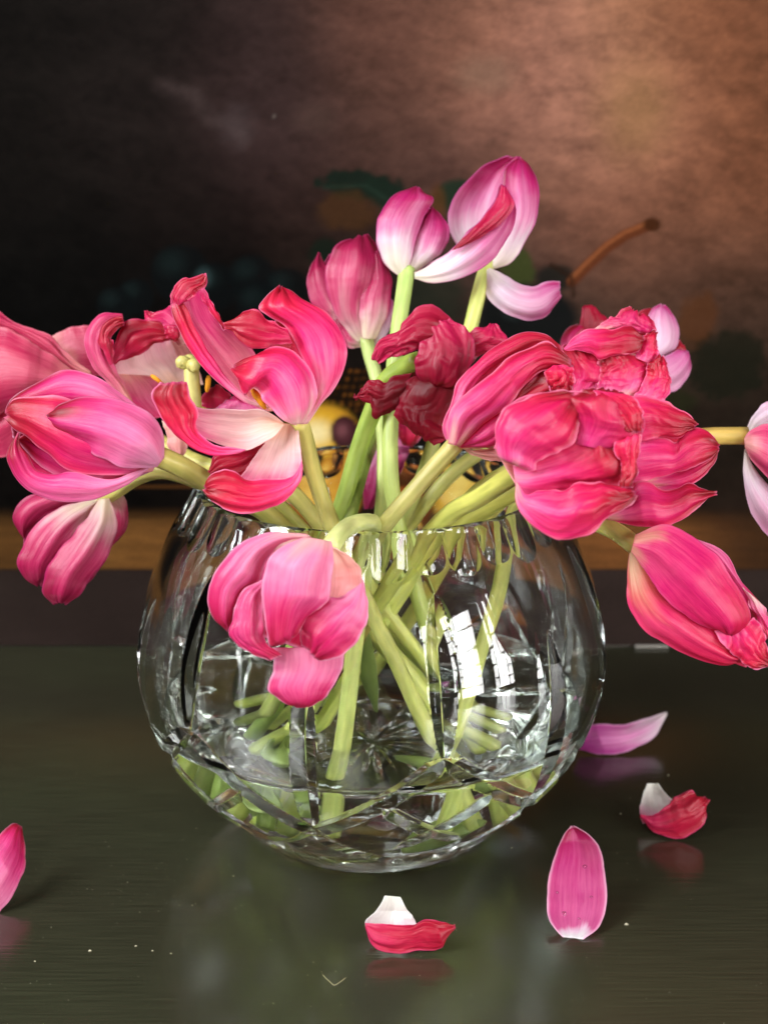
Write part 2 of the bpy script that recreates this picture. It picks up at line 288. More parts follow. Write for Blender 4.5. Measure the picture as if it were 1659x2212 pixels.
# ------------------------------------------------------------------ crystal bowl
VX, VY = -0.0052, 0.530                       # bowl axis
prof = [(0.046,0.0),(0.0515,0.0008),(0.056,0.004),(0.066,0.014),(0.0815,0.030),(0.0922,0.048),(0.0973,0.066),(0.0982,0.080),(0.0960,0.097),(0.0905,0.114),(0.0835,0.130),(0.0765,0.142),(0.0722,0.150)]
PR = catmull(prof, 400); S_TOT = np.sum(np.linalg.norm(np.diff(PR, axis=0), axis=1))
PS = np.linspace(0, S_TOT, 400)
def s_of_z(z): return float(np.interp(z, PR[:, 1], PS))
def r_of_z(z): return float(np.interp(z, PR[:, 1], PR[:, 0]))
def bowl():
    root = empty('crystal_bowl', (VX, VY, 0)); tag(root, 'round cut crystal rose bowl holding the tulips on the dark table', 'vase')
    NT, NS = 1320, 430
    th = np.linspace(0, 2*math.pi, NT, endpoint=False); ss = np.linspace(0.0, S_TOT, NS)
    r = np.interp(ss, PS, PR[:, 0]); z = np.interp(ss, PS, PR[:, 1])
    TH, SS = np.meshgrid(th, ss); R = np.repeat(r[:, None], NT, 1); depth = np.zeros_like(TH)
    def cut(t0, s0, t1, s1, wmax, slope=0.62, lens=True, endw=0.25, round_=False):
        nonlocal depth
        rm = float(np.interp(0.5*(s0+s1), ss, r))
        rr = R
        dth = (TH-t0+math.pi) % (2*math.pi)-math.pi; dT = (t1-t0+math.pi) % (2*math.pi)-math.pi
        # local metric: use row radius so that widths stay true
        px, py = dth*rr, SS-s0; qx, qy = dT*rm, s1-s0; L2 = qx*qx+qy*qy
        t = np.clip((px*qx+py*qy)/L2, 0, 1); d = np.hypot(px-t*qx, py-t*qy)
        wid = wmax*((np.sin(np.pi*np.clip(t, 0.0, 1))**0.55) if lens else np.ones_like(t)*1.0)
        if not lens: wid = wmax*np.clip(np.minimum(t, 1-t)*8+endw, 0, 1)
        if round_: g = np.clip(1-(d/np.maximum(wid, 1e-6))**2, 0, 1)*wmax*slope
        else: g = np.clip(wid-d, 0, None)*slope
        depth = np.maximum(depth, g)
    a0 = math.radians(-90)
    sTopA, sTopB = s_of_z(0.130), s_of_z(0.110); sN, sM, sLow = s_of_z(0.072), s_of_z(0.035), s_of_z(0.012)
    for k in range(12):
        t = a0+math.radians(16+30*k); even = k % 2 == 0
        if even: cut(t, sN-0.001, t, sTopA, 0.0055, 0.72)
        else: cut(t, sM-0.001, t, sTopB, 0.0052, 0.72)
    for k in range(0, 12, 2):
        t = a0+math.radians(16+30*k)
        for sg in (-1, 1):
            cut(t, sN, t+sg*math.radians(30), sM, 0.0042, 0.72, lens=False)
            cut(t+sg*math.radians(30), sM, t+sg*math.radians(52), sLow, 0.0038, 0.72, lens=False)
            cut(t+sg*math.radians(13), s_of_z(0.052), t-sg*math.radians(7), s_of_z(0.028), 0.0036, 0.72, lens=False)
    NF = 34
    for k in range(NF):
        t = a0+2*math.pi*(k+0.5)/NF; low = 0.1415 if k % 2 else 0.1395
        cut(t, s_of_z(low), t, S_TOT+0.012, 0.0066, 0.19, lens=False, endw=1.0, round_=True)
    Rr = R-depth
    # wavering rim edge
    Z = np.repeat(z[:, None], NT, 1)
    Z = Z-0.0007*(np.clip((SS-(S_TOT-0.004))/0.004, 0, 1))*(1+np.cos(NF*(TH-a0)))/2
    V = np.stack([Rr*np.cos(TH), Rr*np.sin(TH), Z], -1).reshape(-1, 3).tolist()
    Fc = grid_faces(NS, NT, True)
    # rim and inner wall
    inner = [(0.0690,0.1498),(0.0672,0.1488),(0.0685,0.146),(0.0725,0.138),(0.0790,0.126),(0.0858,0.110),(0.0906,0.094),(0.0924,0.079),(0.0908,0.062),(0.0852,0.046),(0.074,0.030),(0.056,0.018),(0.035,0.0125),(0.015,0.0115),(0.004,0.0114)]
    IN = catmull(inner, 110); base = len(V); prev = (NS-1)*NT
    for i, (ri, zi) in enumerate(IN):
        start = len(V)
        for t in th[::1]: V.append((ri*math.cos(t), ri*math.sin(t), zi))
        for j in range(NT):
            k = (j+1) % NT; Fc.append((prev+j, prev+k, start+k, start+j))
        prev = start
    Fc.append(tuple(prev+j for j in range(NT)))
    # underside with star cuts
    prevr = 0; rad = np.linspace(0.046, 0.0015, 46)
    for i, ri in enumerate(rad[1:]):
        start = len(V)
        for t in th:
            ph = ((t-a0)*24/(2*math.pi)) % 1.0; d = abs(ph-0.5)*2*math.pi*ri/24*1.0; dist = (math.pi*ri/24)-d if False else abs(ph-0.5)*2*math.pi*ri/24
            long_ = 0.036 if int(((t-a0)*24/(2*math.pi))//1) % 2 == 0 else 0.027
            wq = 0.0017*max(0.0, math.sin(math.pi*min(1, ri/long_)))**0.6 if ri < long_ else 0.0
            dep = max(0.0, wq-dist)*0.8
            V.append((ri*math.cos(t), ri*math.sin(t), 0.0012*min(1, (0.046-ri)/0.003)+dep))
        for j in range(NT):
            k = (j+1) % NT; Fc.append((prevr+k, prevr+j, start+j, start+k))
        prevr = start
    Fc.append(tuple(prevr+j for j in reversed(range(NT))))
    V = np.array(V)+np.array([VX, VY, 0.0004])
    o = mesh_obj('glass_body', V, Fc, M_GLASS, root)
    o['label'] = 'thick clear crystal wall with mitre cuts and fluted rim'
    try: o.data.set_sharp_from_angle(angle=math.radians(16))
    except Exception: pass
    # water
    WZ = 0.0585; wp = [(r_, z_) for r_, z_ in IN[::-1] if z_ < WZ-0.001]
    wp = [(max(r_+0.0005, 0.0), z_-0.0005) for r_, z_ in wp]
    rw = float(np.interp(WZ, IN[::-1, 1][5:-4], IN[::-1, 0][5:-4]))
    wp += [(rw+0.0005, WZ), (rw-0.0006, WZ-0.0001), (rw-0.002, WZ-0.0009), (rw-0.004, WZ-0.0012), (rw-0.02, WZ-0.0013), (0.02, WZ-0.0013), (0.003, WZ-0.0013)]
    NTW = 160; tw = np.linspace(0, 2*math.pi, NTW, endpoint=False)
    v2 = []
    for (r_, z_) in wp:
        rip = 0.0
        for t in tw: v2.append((VX+r_*math.cos(t), VY+r_*math.sin(t), z_+0.0004))
    f2 = grid_faces(len(wp), NTW, True); f2.append(tuple(reversed(range(NTW)))); last = (len(wp)-1)*NTW; f2.append(tuple(last+j for j in range(NTW)))
    wo = mesh_obj('water', v2, f2, M_WATER); tag(wo, 'clear water pooled in the bottom of the crystal bowl', 'water')
bowl()

# ------------------------------------------------------------------ petals
def _pc(h):
    c = srgb(h)**1.25; k = np.clip((c.max()-c.min()-0.25)/0.4, 0, 1)
    kb = k*np.clip(1-(c[2]/max(c[0], 1e-4))/0.42, 0, 1)
    return c*np.array([1+0.04*k, 1-0.35*k, 1+0.18*kb])
def S(*stops): return [(a, _pc(h)) for a, h in stops]
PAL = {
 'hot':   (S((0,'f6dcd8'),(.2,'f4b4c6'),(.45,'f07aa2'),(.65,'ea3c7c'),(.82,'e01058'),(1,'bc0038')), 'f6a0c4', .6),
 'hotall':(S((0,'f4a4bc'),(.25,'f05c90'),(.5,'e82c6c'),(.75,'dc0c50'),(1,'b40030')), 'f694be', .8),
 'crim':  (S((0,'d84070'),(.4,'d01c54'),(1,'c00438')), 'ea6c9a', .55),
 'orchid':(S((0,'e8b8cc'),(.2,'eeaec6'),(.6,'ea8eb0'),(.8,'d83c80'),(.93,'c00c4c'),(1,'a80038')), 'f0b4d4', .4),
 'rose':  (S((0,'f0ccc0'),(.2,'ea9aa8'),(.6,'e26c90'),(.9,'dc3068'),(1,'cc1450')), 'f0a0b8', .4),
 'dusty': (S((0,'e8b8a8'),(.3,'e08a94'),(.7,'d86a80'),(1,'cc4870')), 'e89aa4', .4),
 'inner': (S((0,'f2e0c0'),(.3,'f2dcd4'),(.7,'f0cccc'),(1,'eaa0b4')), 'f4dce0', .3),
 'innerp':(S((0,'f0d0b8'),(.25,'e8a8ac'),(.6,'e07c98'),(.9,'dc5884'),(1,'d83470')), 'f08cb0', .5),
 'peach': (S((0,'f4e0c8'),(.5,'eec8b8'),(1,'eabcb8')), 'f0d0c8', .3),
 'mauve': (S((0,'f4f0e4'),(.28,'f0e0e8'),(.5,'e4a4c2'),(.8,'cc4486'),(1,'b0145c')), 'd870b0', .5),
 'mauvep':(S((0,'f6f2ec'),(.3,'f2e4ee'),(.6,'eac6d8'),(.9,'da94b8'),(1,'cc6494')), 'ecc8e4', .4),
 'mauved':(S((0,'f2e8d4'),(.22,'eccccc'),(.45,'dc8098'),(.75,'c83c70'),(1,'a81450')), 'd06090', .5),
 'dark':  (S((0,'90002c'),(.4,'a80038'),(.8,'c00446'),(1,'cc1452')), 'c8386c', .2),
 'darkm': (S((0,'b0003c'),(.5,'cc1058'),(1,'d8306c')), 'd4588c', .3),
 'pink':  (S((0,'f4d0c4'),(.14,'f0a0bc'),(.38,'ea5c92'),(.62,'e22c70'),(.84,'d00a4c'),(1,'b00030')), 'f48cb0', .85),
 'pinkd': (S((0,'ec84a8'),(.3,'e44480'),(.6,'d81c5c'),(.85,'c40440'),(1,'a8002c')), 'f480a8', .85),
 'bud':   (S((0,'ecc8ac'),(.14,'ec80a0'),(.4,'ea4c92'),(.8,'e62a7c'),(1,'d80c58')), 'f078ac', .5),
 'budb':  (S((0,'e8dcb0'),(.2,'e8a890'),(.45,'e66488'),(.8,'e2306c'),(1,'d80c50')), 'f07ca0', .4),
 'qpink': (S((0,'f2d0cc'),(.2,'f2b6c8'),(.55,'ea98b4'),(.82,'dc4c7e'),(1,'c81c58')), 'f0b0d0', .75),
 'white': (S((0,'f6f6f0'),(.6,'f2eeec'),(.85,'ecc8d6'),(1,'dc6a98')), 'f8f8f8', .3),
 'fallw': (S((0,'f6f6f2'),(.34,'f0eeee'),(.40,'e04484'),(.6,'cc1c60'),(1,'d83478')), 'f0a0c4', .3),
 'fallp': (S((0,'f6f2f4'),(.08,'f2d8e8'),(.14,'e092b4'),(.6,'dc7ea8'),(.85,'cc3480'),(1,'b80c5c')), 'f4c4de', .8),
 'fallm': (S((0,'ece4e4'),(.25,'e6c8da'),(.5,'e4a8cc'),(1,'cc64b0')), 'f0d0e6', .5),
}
FRAMES = {'V':(0,0,1),'Z1':(0,554.1,.334),'Z2':(341,554.1,.334),'Z3':(639.4,298.4,.3597),'Z4':(852.5,596.8,.4861),'Z5':(1236,852.5,.289),'Z6':(409.2,1065.6,.2826),'Z7':(0,980.4,.2569),
          'Y5':(724.6,1491.9,.5139),'Y6':(0,1662.4,.5139),'T1':(0,647.9,.2364),'T2':(170.5,579.7,.2569),'T3':(937.8,699.1,.2055),'T4':(1048.6,826.9,.221),'T5':(1193.5,639.4,.2055),'T6':(750.2,639.4,.2261)}
pc = [0]
NU, NV = 37, 60
def petal(parent, frame, depth, L, R, b=8, d=0, pal='hot', w=0.5, jag=0.02, skew=0.0, wf=3.0, name='petal', label=None, tilt=0, shrivel=0.0, v0=0.0, pw=0.9, flare=0.35, jitter=None, cap=None):
    """one petal: left and right edges from base to tip in photo pixels, given its own distance, bulge and ripple (mm)"""
    pc[0] += 1; seed = pc[0]*3.71
    ox, oy, s = FRAMES[frame]
    def conv(P):
        return [(ox+p[0]*s, oy+p[1]*s, p[2] if len(p) > 2 else 0.0) for p in P]
    lc, rc = catmull(conv(L), NV), catmull(conv(R), NV)
    bb = np.interp(np.linspace(0, 1, NV), np.linspace(0, 1, len(b)), b) if isinstance(b, (list, tuple)) else np.full(NV, float(b))*np.sin(np.pi*np.clip(np.linspace(0.06, 0.97, NV), 0, 1))**0.45
    tv = np.linspace(0, 1, NV); jig = (1.6+2.4*min(shrivel, .8)) if jitter is None else jitter
    for cc, o_ in ((lc, 0.0), (rc, 50.0)):
        for i in range(NV):
            k = jig*min(1, tv[i]*4)
            cc[i, 0] += k*mnoise.noise(Vector((tv[i]*7+seed+o_, 1.3, 0)))+k*.5*mnoise.noise(Vector((tv[i]*19+seed+o_, 5.3, 0)))
            cc[i, 1] += k*mnoise.noise(Vector((tv[i]*7+seed+o_, 9.3, 0)))+k*.5*mnoise.noise(Vector((tv[i]*19+seed+o_, 2.3, 0)))
    if cap is None: cap = 0.48 if (shrivel < .3 and pal not in ('crim', 'hotall')) else 0.30
    lim = cap*np.hypot(lc[:, 0]-rc[:, 0], lc[:, 1]-rc[:, 1])/F*depth*1000
    bb = np.sign(bb)*np.minimum(np.abs(bb), lim+0.3)
    dd = np.interp(np.linspace(0, 1, NV), np.linspace(0, 1, len(d)), d) if isinstance(d, (list, tuple)) else np.full(NV, float(d))
    a = np.linspace(0, math.pi, NU); cu = (1-np.cos(a))/2*0.6+np.linspace(0, 1, NU)*0.4
    h = np.clip(1-(2*cu-1)**2, 0, 1)**pw
    PP = lc[:, None, :]*(1-cu[None, :, None])+rc[:, None, :]*cu[None, :, None]
    dm = dd[:, None]+0.85*bb[:, None]*(h*(1+skew*(2*cu-1))+flare*np.abs(2*cu-1)**5)[None, :]+PP[..., 2]+tilt*(2*cu-1)[None, :]
    DP = (depth-dm*0.001)[..., None]
    G = C0+DP*(FWD+((PP[..., 0:1]-CW/2)/F)*RGT-((PP[..., 1:2]-CH/2)/F)*UP)
    # ripples along the normal
    du = np.gradient(G, axis=1); dv = np.gradient(G, axis=0); nr = np.cross(du, dv); ln = np.linalg.norm(nr, axis=2, keepdims=True); nr = nr/np.maximum(ln, 1e-12)
    wid = np.mean(np.linalg.norm(np.diff(G, axis=1), axis=2).sum(1)); length = np.mean(np.linalg.norm(np.diff(G, axis=0), axis=2).sum(0))
    vv = np.linspace(0, 1, NV); disp = np.zeros((NV, NU))
    for i in range(NV):
        for j in range(NU):
            u, v = cu[j], vv[i]
            q = mnoise.noise(Vector((u*wf*1.6+seed, v*wf*0.55, seed*0.3)))
            e = abs(2*u-1)**3
            ruf = mnoise.noise(Vector((v*7+seed, (u > .5)*9.1, seed)))*e*1.5+mnoise.noise(Vector((u*7, seed*1.3, v*2)))*max(0, v-0.8)*3
            rid = 0.0
            if shrivel:
                x_ = u*wf*1.15+1.8*mnoise.noise(Vector((u*2, v*2.2, seed)))
                n1 = mnoise.noise(Vector((x_, v*1.5, seed*2))); n2 = mnoise.noise(Vector((x_*2.3+3, v*3.1, seed)))
                rid = shrivel*1.15*(1.9*(1-min(1, abs(n1)*2.2))**2.2+0.8*(1-min(1, abs(n2)*2.2))**2)*(0.15+0.85*v)
                rid += shrivel*0.25*mnoise.noise(Vector((u*22+seed, v*4, seed)))*v
            disp[i, j] = w*(q*1.3+ruf)+rid
    fade = np.clip(vv*6, 0, 1)[:, None]
    G = G+nr*(disp*fade*0.001)[..., None]
    if jag:
        for j in range(NU):
            k = jag*(mnoise.noise(Vector((cu[j]*5+seed, 0, 0)))+0.5*mnoise.noise(Vector((cu[j]*13+seed, 3, 0))))
            G[-1, j] += (G[-1, j]-G[-5, j])*k*6; G[-2, j] += (G[-1, j]-G[-5, j])*k*3
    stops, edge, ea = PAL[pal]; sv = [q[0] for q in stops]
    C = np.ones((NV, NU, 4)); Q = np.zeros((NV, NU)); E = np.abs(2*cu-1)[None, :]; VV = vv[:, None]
    for i in range(NV):
        for j in range(NU):
            u, v = cu[j], vv[i]
            Q[i, j] = (0.10+0.16*min(1, w))*mnoise.noise(Vector((u*3.5+seed, v*2.2, 4)))+0.09*mnoise.noise(Vector((u*16+seed, v*1.2, 8)))*min(v*3, 1)
    Q = v0+(1-v0)*(Q+VV+0.16*E**2*np.clip(VV*2, 0, 1)-0.03)
    kk = np.clip(ea*(np.clip((E-0.90)/0.08, 0, 1)+np.clip((VV-0.97)/0.03, 0, 1)*0.8), 0, 1)  # pale rim tint: light through the thin petal edge, put into the colour
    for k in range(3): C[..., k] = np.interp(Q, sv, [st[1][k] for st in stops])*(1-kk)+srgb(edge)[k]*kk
    C[..., 3] = np.clip((0.12+shrivel*1.1)*(0.15+0.85*VV), 0, 1)+0*E
    o = mesh_obj(name, G.reshape(-1, 3), grid_faces(NV, NU), M_PETAL, parent)
    me = o.data
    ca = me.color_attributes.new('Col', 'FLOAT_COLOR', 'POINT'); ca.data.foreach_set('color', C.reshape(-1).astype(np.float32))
    uvl = me.uv_layers.new(name='UVMap'); UVv = np.zeros((NV, NU, 2)); UVv[..., 0] = cu[None, :]*wid*100*0.5+seed; UVv[..., 1] = vv[:, None]*length*100*0.6+seed*1.7
    UVv = UVv.reshape(-1, 2); li = np.zeros(len(me.loops), int); me.loops.foreach_get('vertex_index', li); uvl.data.foreach_set('uv', UVv[li].ravel().astype(np.float32))
    sol = o.modifiers.new('thickness', 'SOLIDIFY'); sol.thickness = 0.0004; sol.offset = 0
    if label: o['label'] = label
    return o

def tube(name, P, rad, mat, parent, c0='a8b060', c1='9db86a', n=80, m=28, tip_flat=True, ell_seed=0):
    P = catmull(P, n); T = np.gradient(P, axis=0); T /= np.linalg.norm(T, axis=1)[:, None]
    nrm = np.cross(T[0], [0.3, 1, 0.2]); nrm /= np.linalg.norm(nrm); V = []
    rr = np.interp(np.linspace(0, 1, n), np.linspace(0, 1, len(rad)), rad)
    for i in range(n):
        nrm = nrm-T[i]*np.dot(nrm, T[i]); nrm /= np.linalg.norm(nrm); bn = np.cross(T[i], nrm)
        for k in range(m):
            a = 2*math.pi*k/m; wob = 1+0.05*math.sin(2*a+ell_seed)+0.025*math.cos(7*a)+0.09*mnoise.noise(Vector((i*0.12, k*0.7, ell_seed)))
            V.append(P[i]+rr[i]*wob*(math.cos(a)*nrm+math.sin(a)*bn))
    Fc = grid_faces(n, m, True); Fc.append(tuple(reversed(range(m)))); Fc.append(tuple((n-1)*m+k for k in range(m)))
    o = mesh_obj(name, V, Fc, mat, parent)
    ca = o.data.color_attributes.new('Col', 'FLOAT_COLOR', 'POINT'); t = np.repeat(np.linspace(0, 1, n), m)[:, None]
    c = srgb(c0)*(1-t)+srgb(c1)*t
    vn = np.array([mnoise.noise(Vector((i*0.16+ell_seed, k*0.35, ell_seed)))+0.6*mnoise.noise(Vector((i*0.5, k*1.3+ell_seed, 3))) for i in range(n) for k in range(m)])[:, None]
    c = np.clip(c*(1+0.26*vn*np.array([1.0, 0.8, 1.3])), 0, 1)
    ca.data.foreach_set('color', np.concatenate([c, np.ones((n*m, 1))], 1).ravel().astype(np.float32))
    return o
def rimpt(x, y): return ray_plane_z(x, y, 0.150)[0]
def loc(dx, dy, z): return np.array([VX+dx*0.001, VY+dy*0.001, z*0.001])
def stem(parent, frame, head, rim, bottom, rad=2.7, c0='c6bc68', c1='dce884', mid=None):
    """head: (x,y,depth) points in the photo; then the rim crossing; then the foot inside the bowl"""
    ox, oy, s = FRAMES[frame]
    P = [pt(ox+x*s, oy+y*s, dp) for x, y, dp in head]
    if rim is not None: P.append(rimpt(*rim) if len(rim) == 2 else loc(*rim))
    if mid is not None: P += [loc(*q) for q in mid]
    P.append(loc(bottom[0], bottom[1], bottom[2]+2.5))
    return tube('stem', P, [rad*0.00116, rad*0.0011, rad*0.00108, rad*0.00128], M_STEM, parent, c0, c1, ell_seed=random.random()*9)
GRP = 'tulips arranged in the crystal bowl'
def tulip(label, x, y, depth, frame='V'):
    ox, oy, s = FRAMES[frame]
    o = empty('tulip', tuple(pt(ox+x*s, oy+y*s, depth))); return tag(o, label, 'tulip', GRP)

# --- A: big dusty pink tulip at the far end of the left side
t = tulip('large dusty pink tulip with striped petals, lying behind the closed orchid-pink tulip', 700, 850, .56, 'T1')
petal(t,'T1',.57,[(480,330),(620,262),(820,236),(950,260)],[(700,760),(760,680),(900,700),(1000,700)],4,-14,'dusty',.6)
petal(t,'T1',.56,[(840,660),(660,545),(450,325),(260,255),(110,185),(0,100),(-150,60)],[(840,740),(640,650),(330,410),(150,300),(30,260),(-60,250),(-200,240)],5,0,'dusty',.8)
petal(t,'T1',.56,[(680,660),(450,480),(200,320),(0,235),(-250,250)],[(640,900),(420,900),(200,960),(0,1050),(-250,1200)],13,3,'dusty',.7)
petal(t,'T1',.56,[(560,760),(300,760),(100,820),(-250,900)],[(400,1100),(200,1280),(60,1430),(-60,1440)],9,-3,'dusty',.6)
petal(t,'T1',.56,[(700,640),(450,400),(100,300),(-250,300)],[(640,950),(300,1200),(50,1380),(-200,1350)],-18,-8,'dusty',.6)
stem(t,'V',[(160,850,.56),(240,890,.555),(400,985,.545)],(565,1060),(44,20,22))
# --- B: closed orchid pink tulip pointing left
t = tulip('closed orchid-pink tulip lying sideways, stem leaning on the bowl rim beneath it', 1470, 1460, .47, 'T1')
petal(t,'T1',.47,[(1300,1500),(700,1180),(350,1180),(170,1260)],[(1320,1580),(800,1720),(400,1700),(150,1520)],-10,-8,'rose',.5)
petal(t,'T1',.47,[(1480,1330),(1230,960),(860,690),(600,638),(300,770),(120,900),(55,1010)],[(1480,1420),(1200,1150),(900,1030),(600,1000),(300,1020),(150,1040),(80,1060)],6,-3,'orchid',.7)
petal(t,'T1',.47,[(1460,1440),(1000,1060),(600,905),(300,885),(120,920),(50,1010)],[(1400,1560),(1000,1600),(640,1565),(420,1400),(250,1240),(160,1190),(60,1080)],13,-1,'pink',.8)
petal(t,'T1',.47,[(1500,1440),(1490,1200),(1400,1050),(1150,920),(800,885),(560,945),(440,1040)],[(1440,1520),(1350,1535),(1130,1515),(850,1400),(580,1285),(470,1200),(435,1110)],17,5,'orchid',.9)
petal(t,'T1',.47,[(1345,1535),(1000,1640),(700,1580),(620,1575),(500,1600),(330,1560),(250,1400),(180,1300),(185,1215)],[(1360,1540),(1150,1700),(880,1810),(520,1838),(250,1730),(100,1560),(62,1420),(110,1290),(165,1215)],7,3,'orchid',.7)
petal(t,'T1',.47,[(1490,1330),(1000,800),(500,700),(100,950)],[(1400,1560),(1000,1700),(500,1600),(120,1250)],-16,-6,'orchid',.6)
stem(t,'V',[(338,985,.468),(375,1000,.47),(440,1036,.478),(510,1080,.490)],(575,1108),(50,-28,30),3.2)
# --- C: drooping mauve-red tulip below B
t = tulip('drooping wine-pink tulip hanging head down beneath the closed orchid-pink tulip', 880, 370, .53, 'Z7')
petal(t,'Z7',.53,[(820,370),(420,320),(190,390),(112,520),(150,640),(200,712)],[(840,390),(600,430),(430,490),(310,570),(240,650),(212,705)],5,-4,'mauved',.6,v0=.25)
petal(t,'Z7',.53,[(820,375),(560,430),(380,530),(235,700),(150,930),(210,1030),(320,1105)],[(860,385),(780,520),(670,660),(560,830),(460,960),(400,1050),(350,1105)],9,0,'mauved',.8,.05)
petal(t,'Z7',.53,[(840,380),(740,530),(630,660),(500,830),(390,1010),(372,1170),(450,1258)],[(920,375),(985,560),(950,740),(870,900),(730,1080),(650,1210),(560,1265)],10,4,'mauved',.8,.05)
petal(t,'Z7',.53,[(900,375),(945,450),(985,560),(980,680),(955,755)],[(960,318),(1040,350),(1082,500),(1060,640),(965,755)],3,-4,'mauved',.4)
petal(t,'Z7',.53,[(900,600),(840,800),(720,1000),(690,1110)],[(960,680),(900,860),(820,1000),(710,1110)],3,-6,'mauved',.5,v0=.5)
petal(t,'Z7',.53,[(800,380),(300,480),(200,800),(300,1050)],[(950,370),(980,700),(780,1000),(600,1200)],-14,-6,'mauved',.6,v0=.3)
stem(t,'V',[(222,1078,.53),(250,1062,.527),(300,1030,.52),(350,1017,.515),(430,1040,.51)],(530,1075),(58,-5,32),2.8)

# --- D: wide open tulip with pistil
t = tulip('open tulip showing its pale green pistil, crimson ruffled petal rims folded inward', 950, 1150, .535, 'T2')
petal(t,'T2',.53,[(640,1000),(450,920),(310,880),(298,770),(330,640)],[(930,1000),(860,800),(790,650),(760,560),(700,520)],-6,-10,'inner',.6)
petal(t,'T2',.53,[(880,980),(800,760),(735,620),(700,520)],[(1050,980),(990,760),(890,580),(820,480)],-4,-12,'peach',.5)
petal(t,'T2',.53,[(430,1160),(250,970),(110,800),(63,600),(98,450),(210,380),(360,373)],[(470,1160),(400,1000),(320,880),(280,812),(230,690),(320,510),(388,480)],7,4,'innerp',.9,.04)
petal(t,'T2',.53,[(270,815),(215,700),(165,600),(190,480),(290,400),(368,380)],[(290,800),(300,690),(290,620),(270,600),(335,510),(385,485)],5,9,'crim',1.2,.04)
petal(t,'T2',.53,[(285,812),(330,620),(390,450),(520,432),(650,440),(770,500)],[(300,815),(355,775),(430,765),(540,710),(650,630),(772,600)],8,2,'crim',1.4,.03)
petal(t,'T2',.53,[(850,660),(760,540),(640,562),(525,495),(540,420),(560,375)],[(930,620),(850,420),(780,305),(700,345),(650,385),(595,358)],5,-2,'rose',1.4,.05)
petal(t,'T2',.53,[(715,480),(725,560),(760,600),(800,618)],[(850,480),(860,540),(850,580),(835,600)],4,5,'crim',.8,.04)
petal(t,'T2',.53,[(320,885),(400,1050),(500,1180),(620,1260)],[(620,905),(720,970),(780,1100),(820,1220)],-3,-4,'innerp',.5,v0=.1)
petal(t,'T2',.53,[(700,1280),(745,1400),(760,1500),(850,1610)],[(900,1300),(910,1500),(892,1560),(865,1612)],3,-3,'peach',.4)
petal(t,'T2',.53,[(1020,1170),(1050,1060),(1150,978)],[(1350,1195),(1290,1080),(1180,985)],4,-3,'crim',.6)
petal(t,'T2',.53,[(1120,1200),(1250,1110),(1300,1070)],[(1600,1240),(1540,1180),(1400,1100)],4,-1,'orchid',.7)
def pistil(t, frame, depth, foot, top):
    ox, oy, s = FRAMES[frame]; P = [pt(ox+x*s, oy+y*s, depth) for x, y in (foot, ((foot[0]*.4+top[0]*.6), (foot[1]*.5+top[1]*.5)), top)]
    st_ = tube('pistil', P, [0.0026, 0.0030, 0.0028], M_PISTIL, t, n=20, m=14)
    for dx, dy, dz in ((-85,-45,.0005),(-10,-70,-.002),(30,-5,.003)):
        c = pt(ox+(top[0]+dx*.5)*s, oy+(top[1]+dy*.5)*s, depth-dz); e = pt(ox+(top[0]+dx*1.15)*s, oy+(top[1]+dy*0.75+22)*s, depth-dz*2.2)
        mdl = (c+e)/2+np.array([0, 0, .0022])
        tube('stigma_lobe', [np.array(P[-1])*.8+c*.2, mdl, e], [0.0014, 0.0024, 0.0026, 0.0012], M_PISTIL, st_, n=14, m=12)
pistil(t,'T2',.525,(975,1180),(945,850))
def anther(t, frame, depth, a, b_, r=0.0011):
    ox, oy, s = FRAMES[frame]; tube('anther', [pt(ox+a[0]*s, oy+a[1]*s, depth), pt(ox+(a[0]+b_[0])/2*s+1, oy+(a[1]+b_[1])/2*s, depth-.001), pt(ox+b_[0]*s, oy+b_[1]*s, depth)], [r*.5, r*.85, r*.8, r*.75, r*.35], M_ANTHER, t, n=20, m=10)
anther(t,'T2',.522,(612,900),(705,972)); anther(t,'T2',.524,(1092,905),(1076,1040),.0014)
stem(t,'V',[(430,885,.535),(520,960,.53),(610,1045,.522)],(655,1090),(54,-14,29),2.9)

# --- E: big hot pink open tulip, centre left
t = tulip('big hot-pink tulip blown wide open, white inner petals curling up at crimson tips', 900, 1080, .465, 'Z2')
petal(t,'Z2',.47,[(720,1000),(560,930),(400,810),(275,680),(175,520),(110,400),(88,300),(100,215),(180,148),(280,120)],[(760,1000),(700,800),(620,620),(510,500),(420,420),(350,310),(290,225),(310,170),(300,118)],-7,-3,'innerp',.7,.03)
petal(t,'Z2',.47,[(715,985),(560,935),(400,815),(270,680),(165,520),(105,400),(85,320)],[(720,975),(580,900),(430,760),(310,580),(230,440),(190,340),(150,280)],4,5,'hot',.5)
petal(t,'Z2',.47,[(120,325),(86,260),(140,165),(230,143),(300,110)],[(150,305),(225,262),(285,208),(318,180),(320,135)],7,6,'crim',1.0,.05)
petal(t,'Z2',.47,[(262,205),(320,320),(400,430),(440,470)],[(300,205),(365,320),(430,440),(445,470)],3,2,'hotall',.6)
petal(t,'Z2',.465,[(930,1085),(1000,830),(940,640),(830,450),(700,380),(648,330),(700,252),(790,203)],[(970,1080),(1085,930),(1195,760),(1220,620),(1190,500),(1080,370),(960,298),(870,230),(800,203)],13,0,'hot',1.0,.03,shrivel=.25)
petal(t,'Z2',.465,[(840,470),(710,400),(600,343),(520,375),(480,415),(425,430)],[(870,560),(760,570),(620,592),(540,550),(490,490),(435,470)],10,6,'crim',1.0,.04)
petal(t,'Z2',.465,[(870,1085),(780,1030),(710,950),(660,860),(610,845),(562,908),(515,810),(492,730)],[(940,1080),(1010,960),(1020,800),(940,660),(830,580),(700,590),(590,650),(500,715)],17,9,'hot',1.0,.02,shrivel=.25)
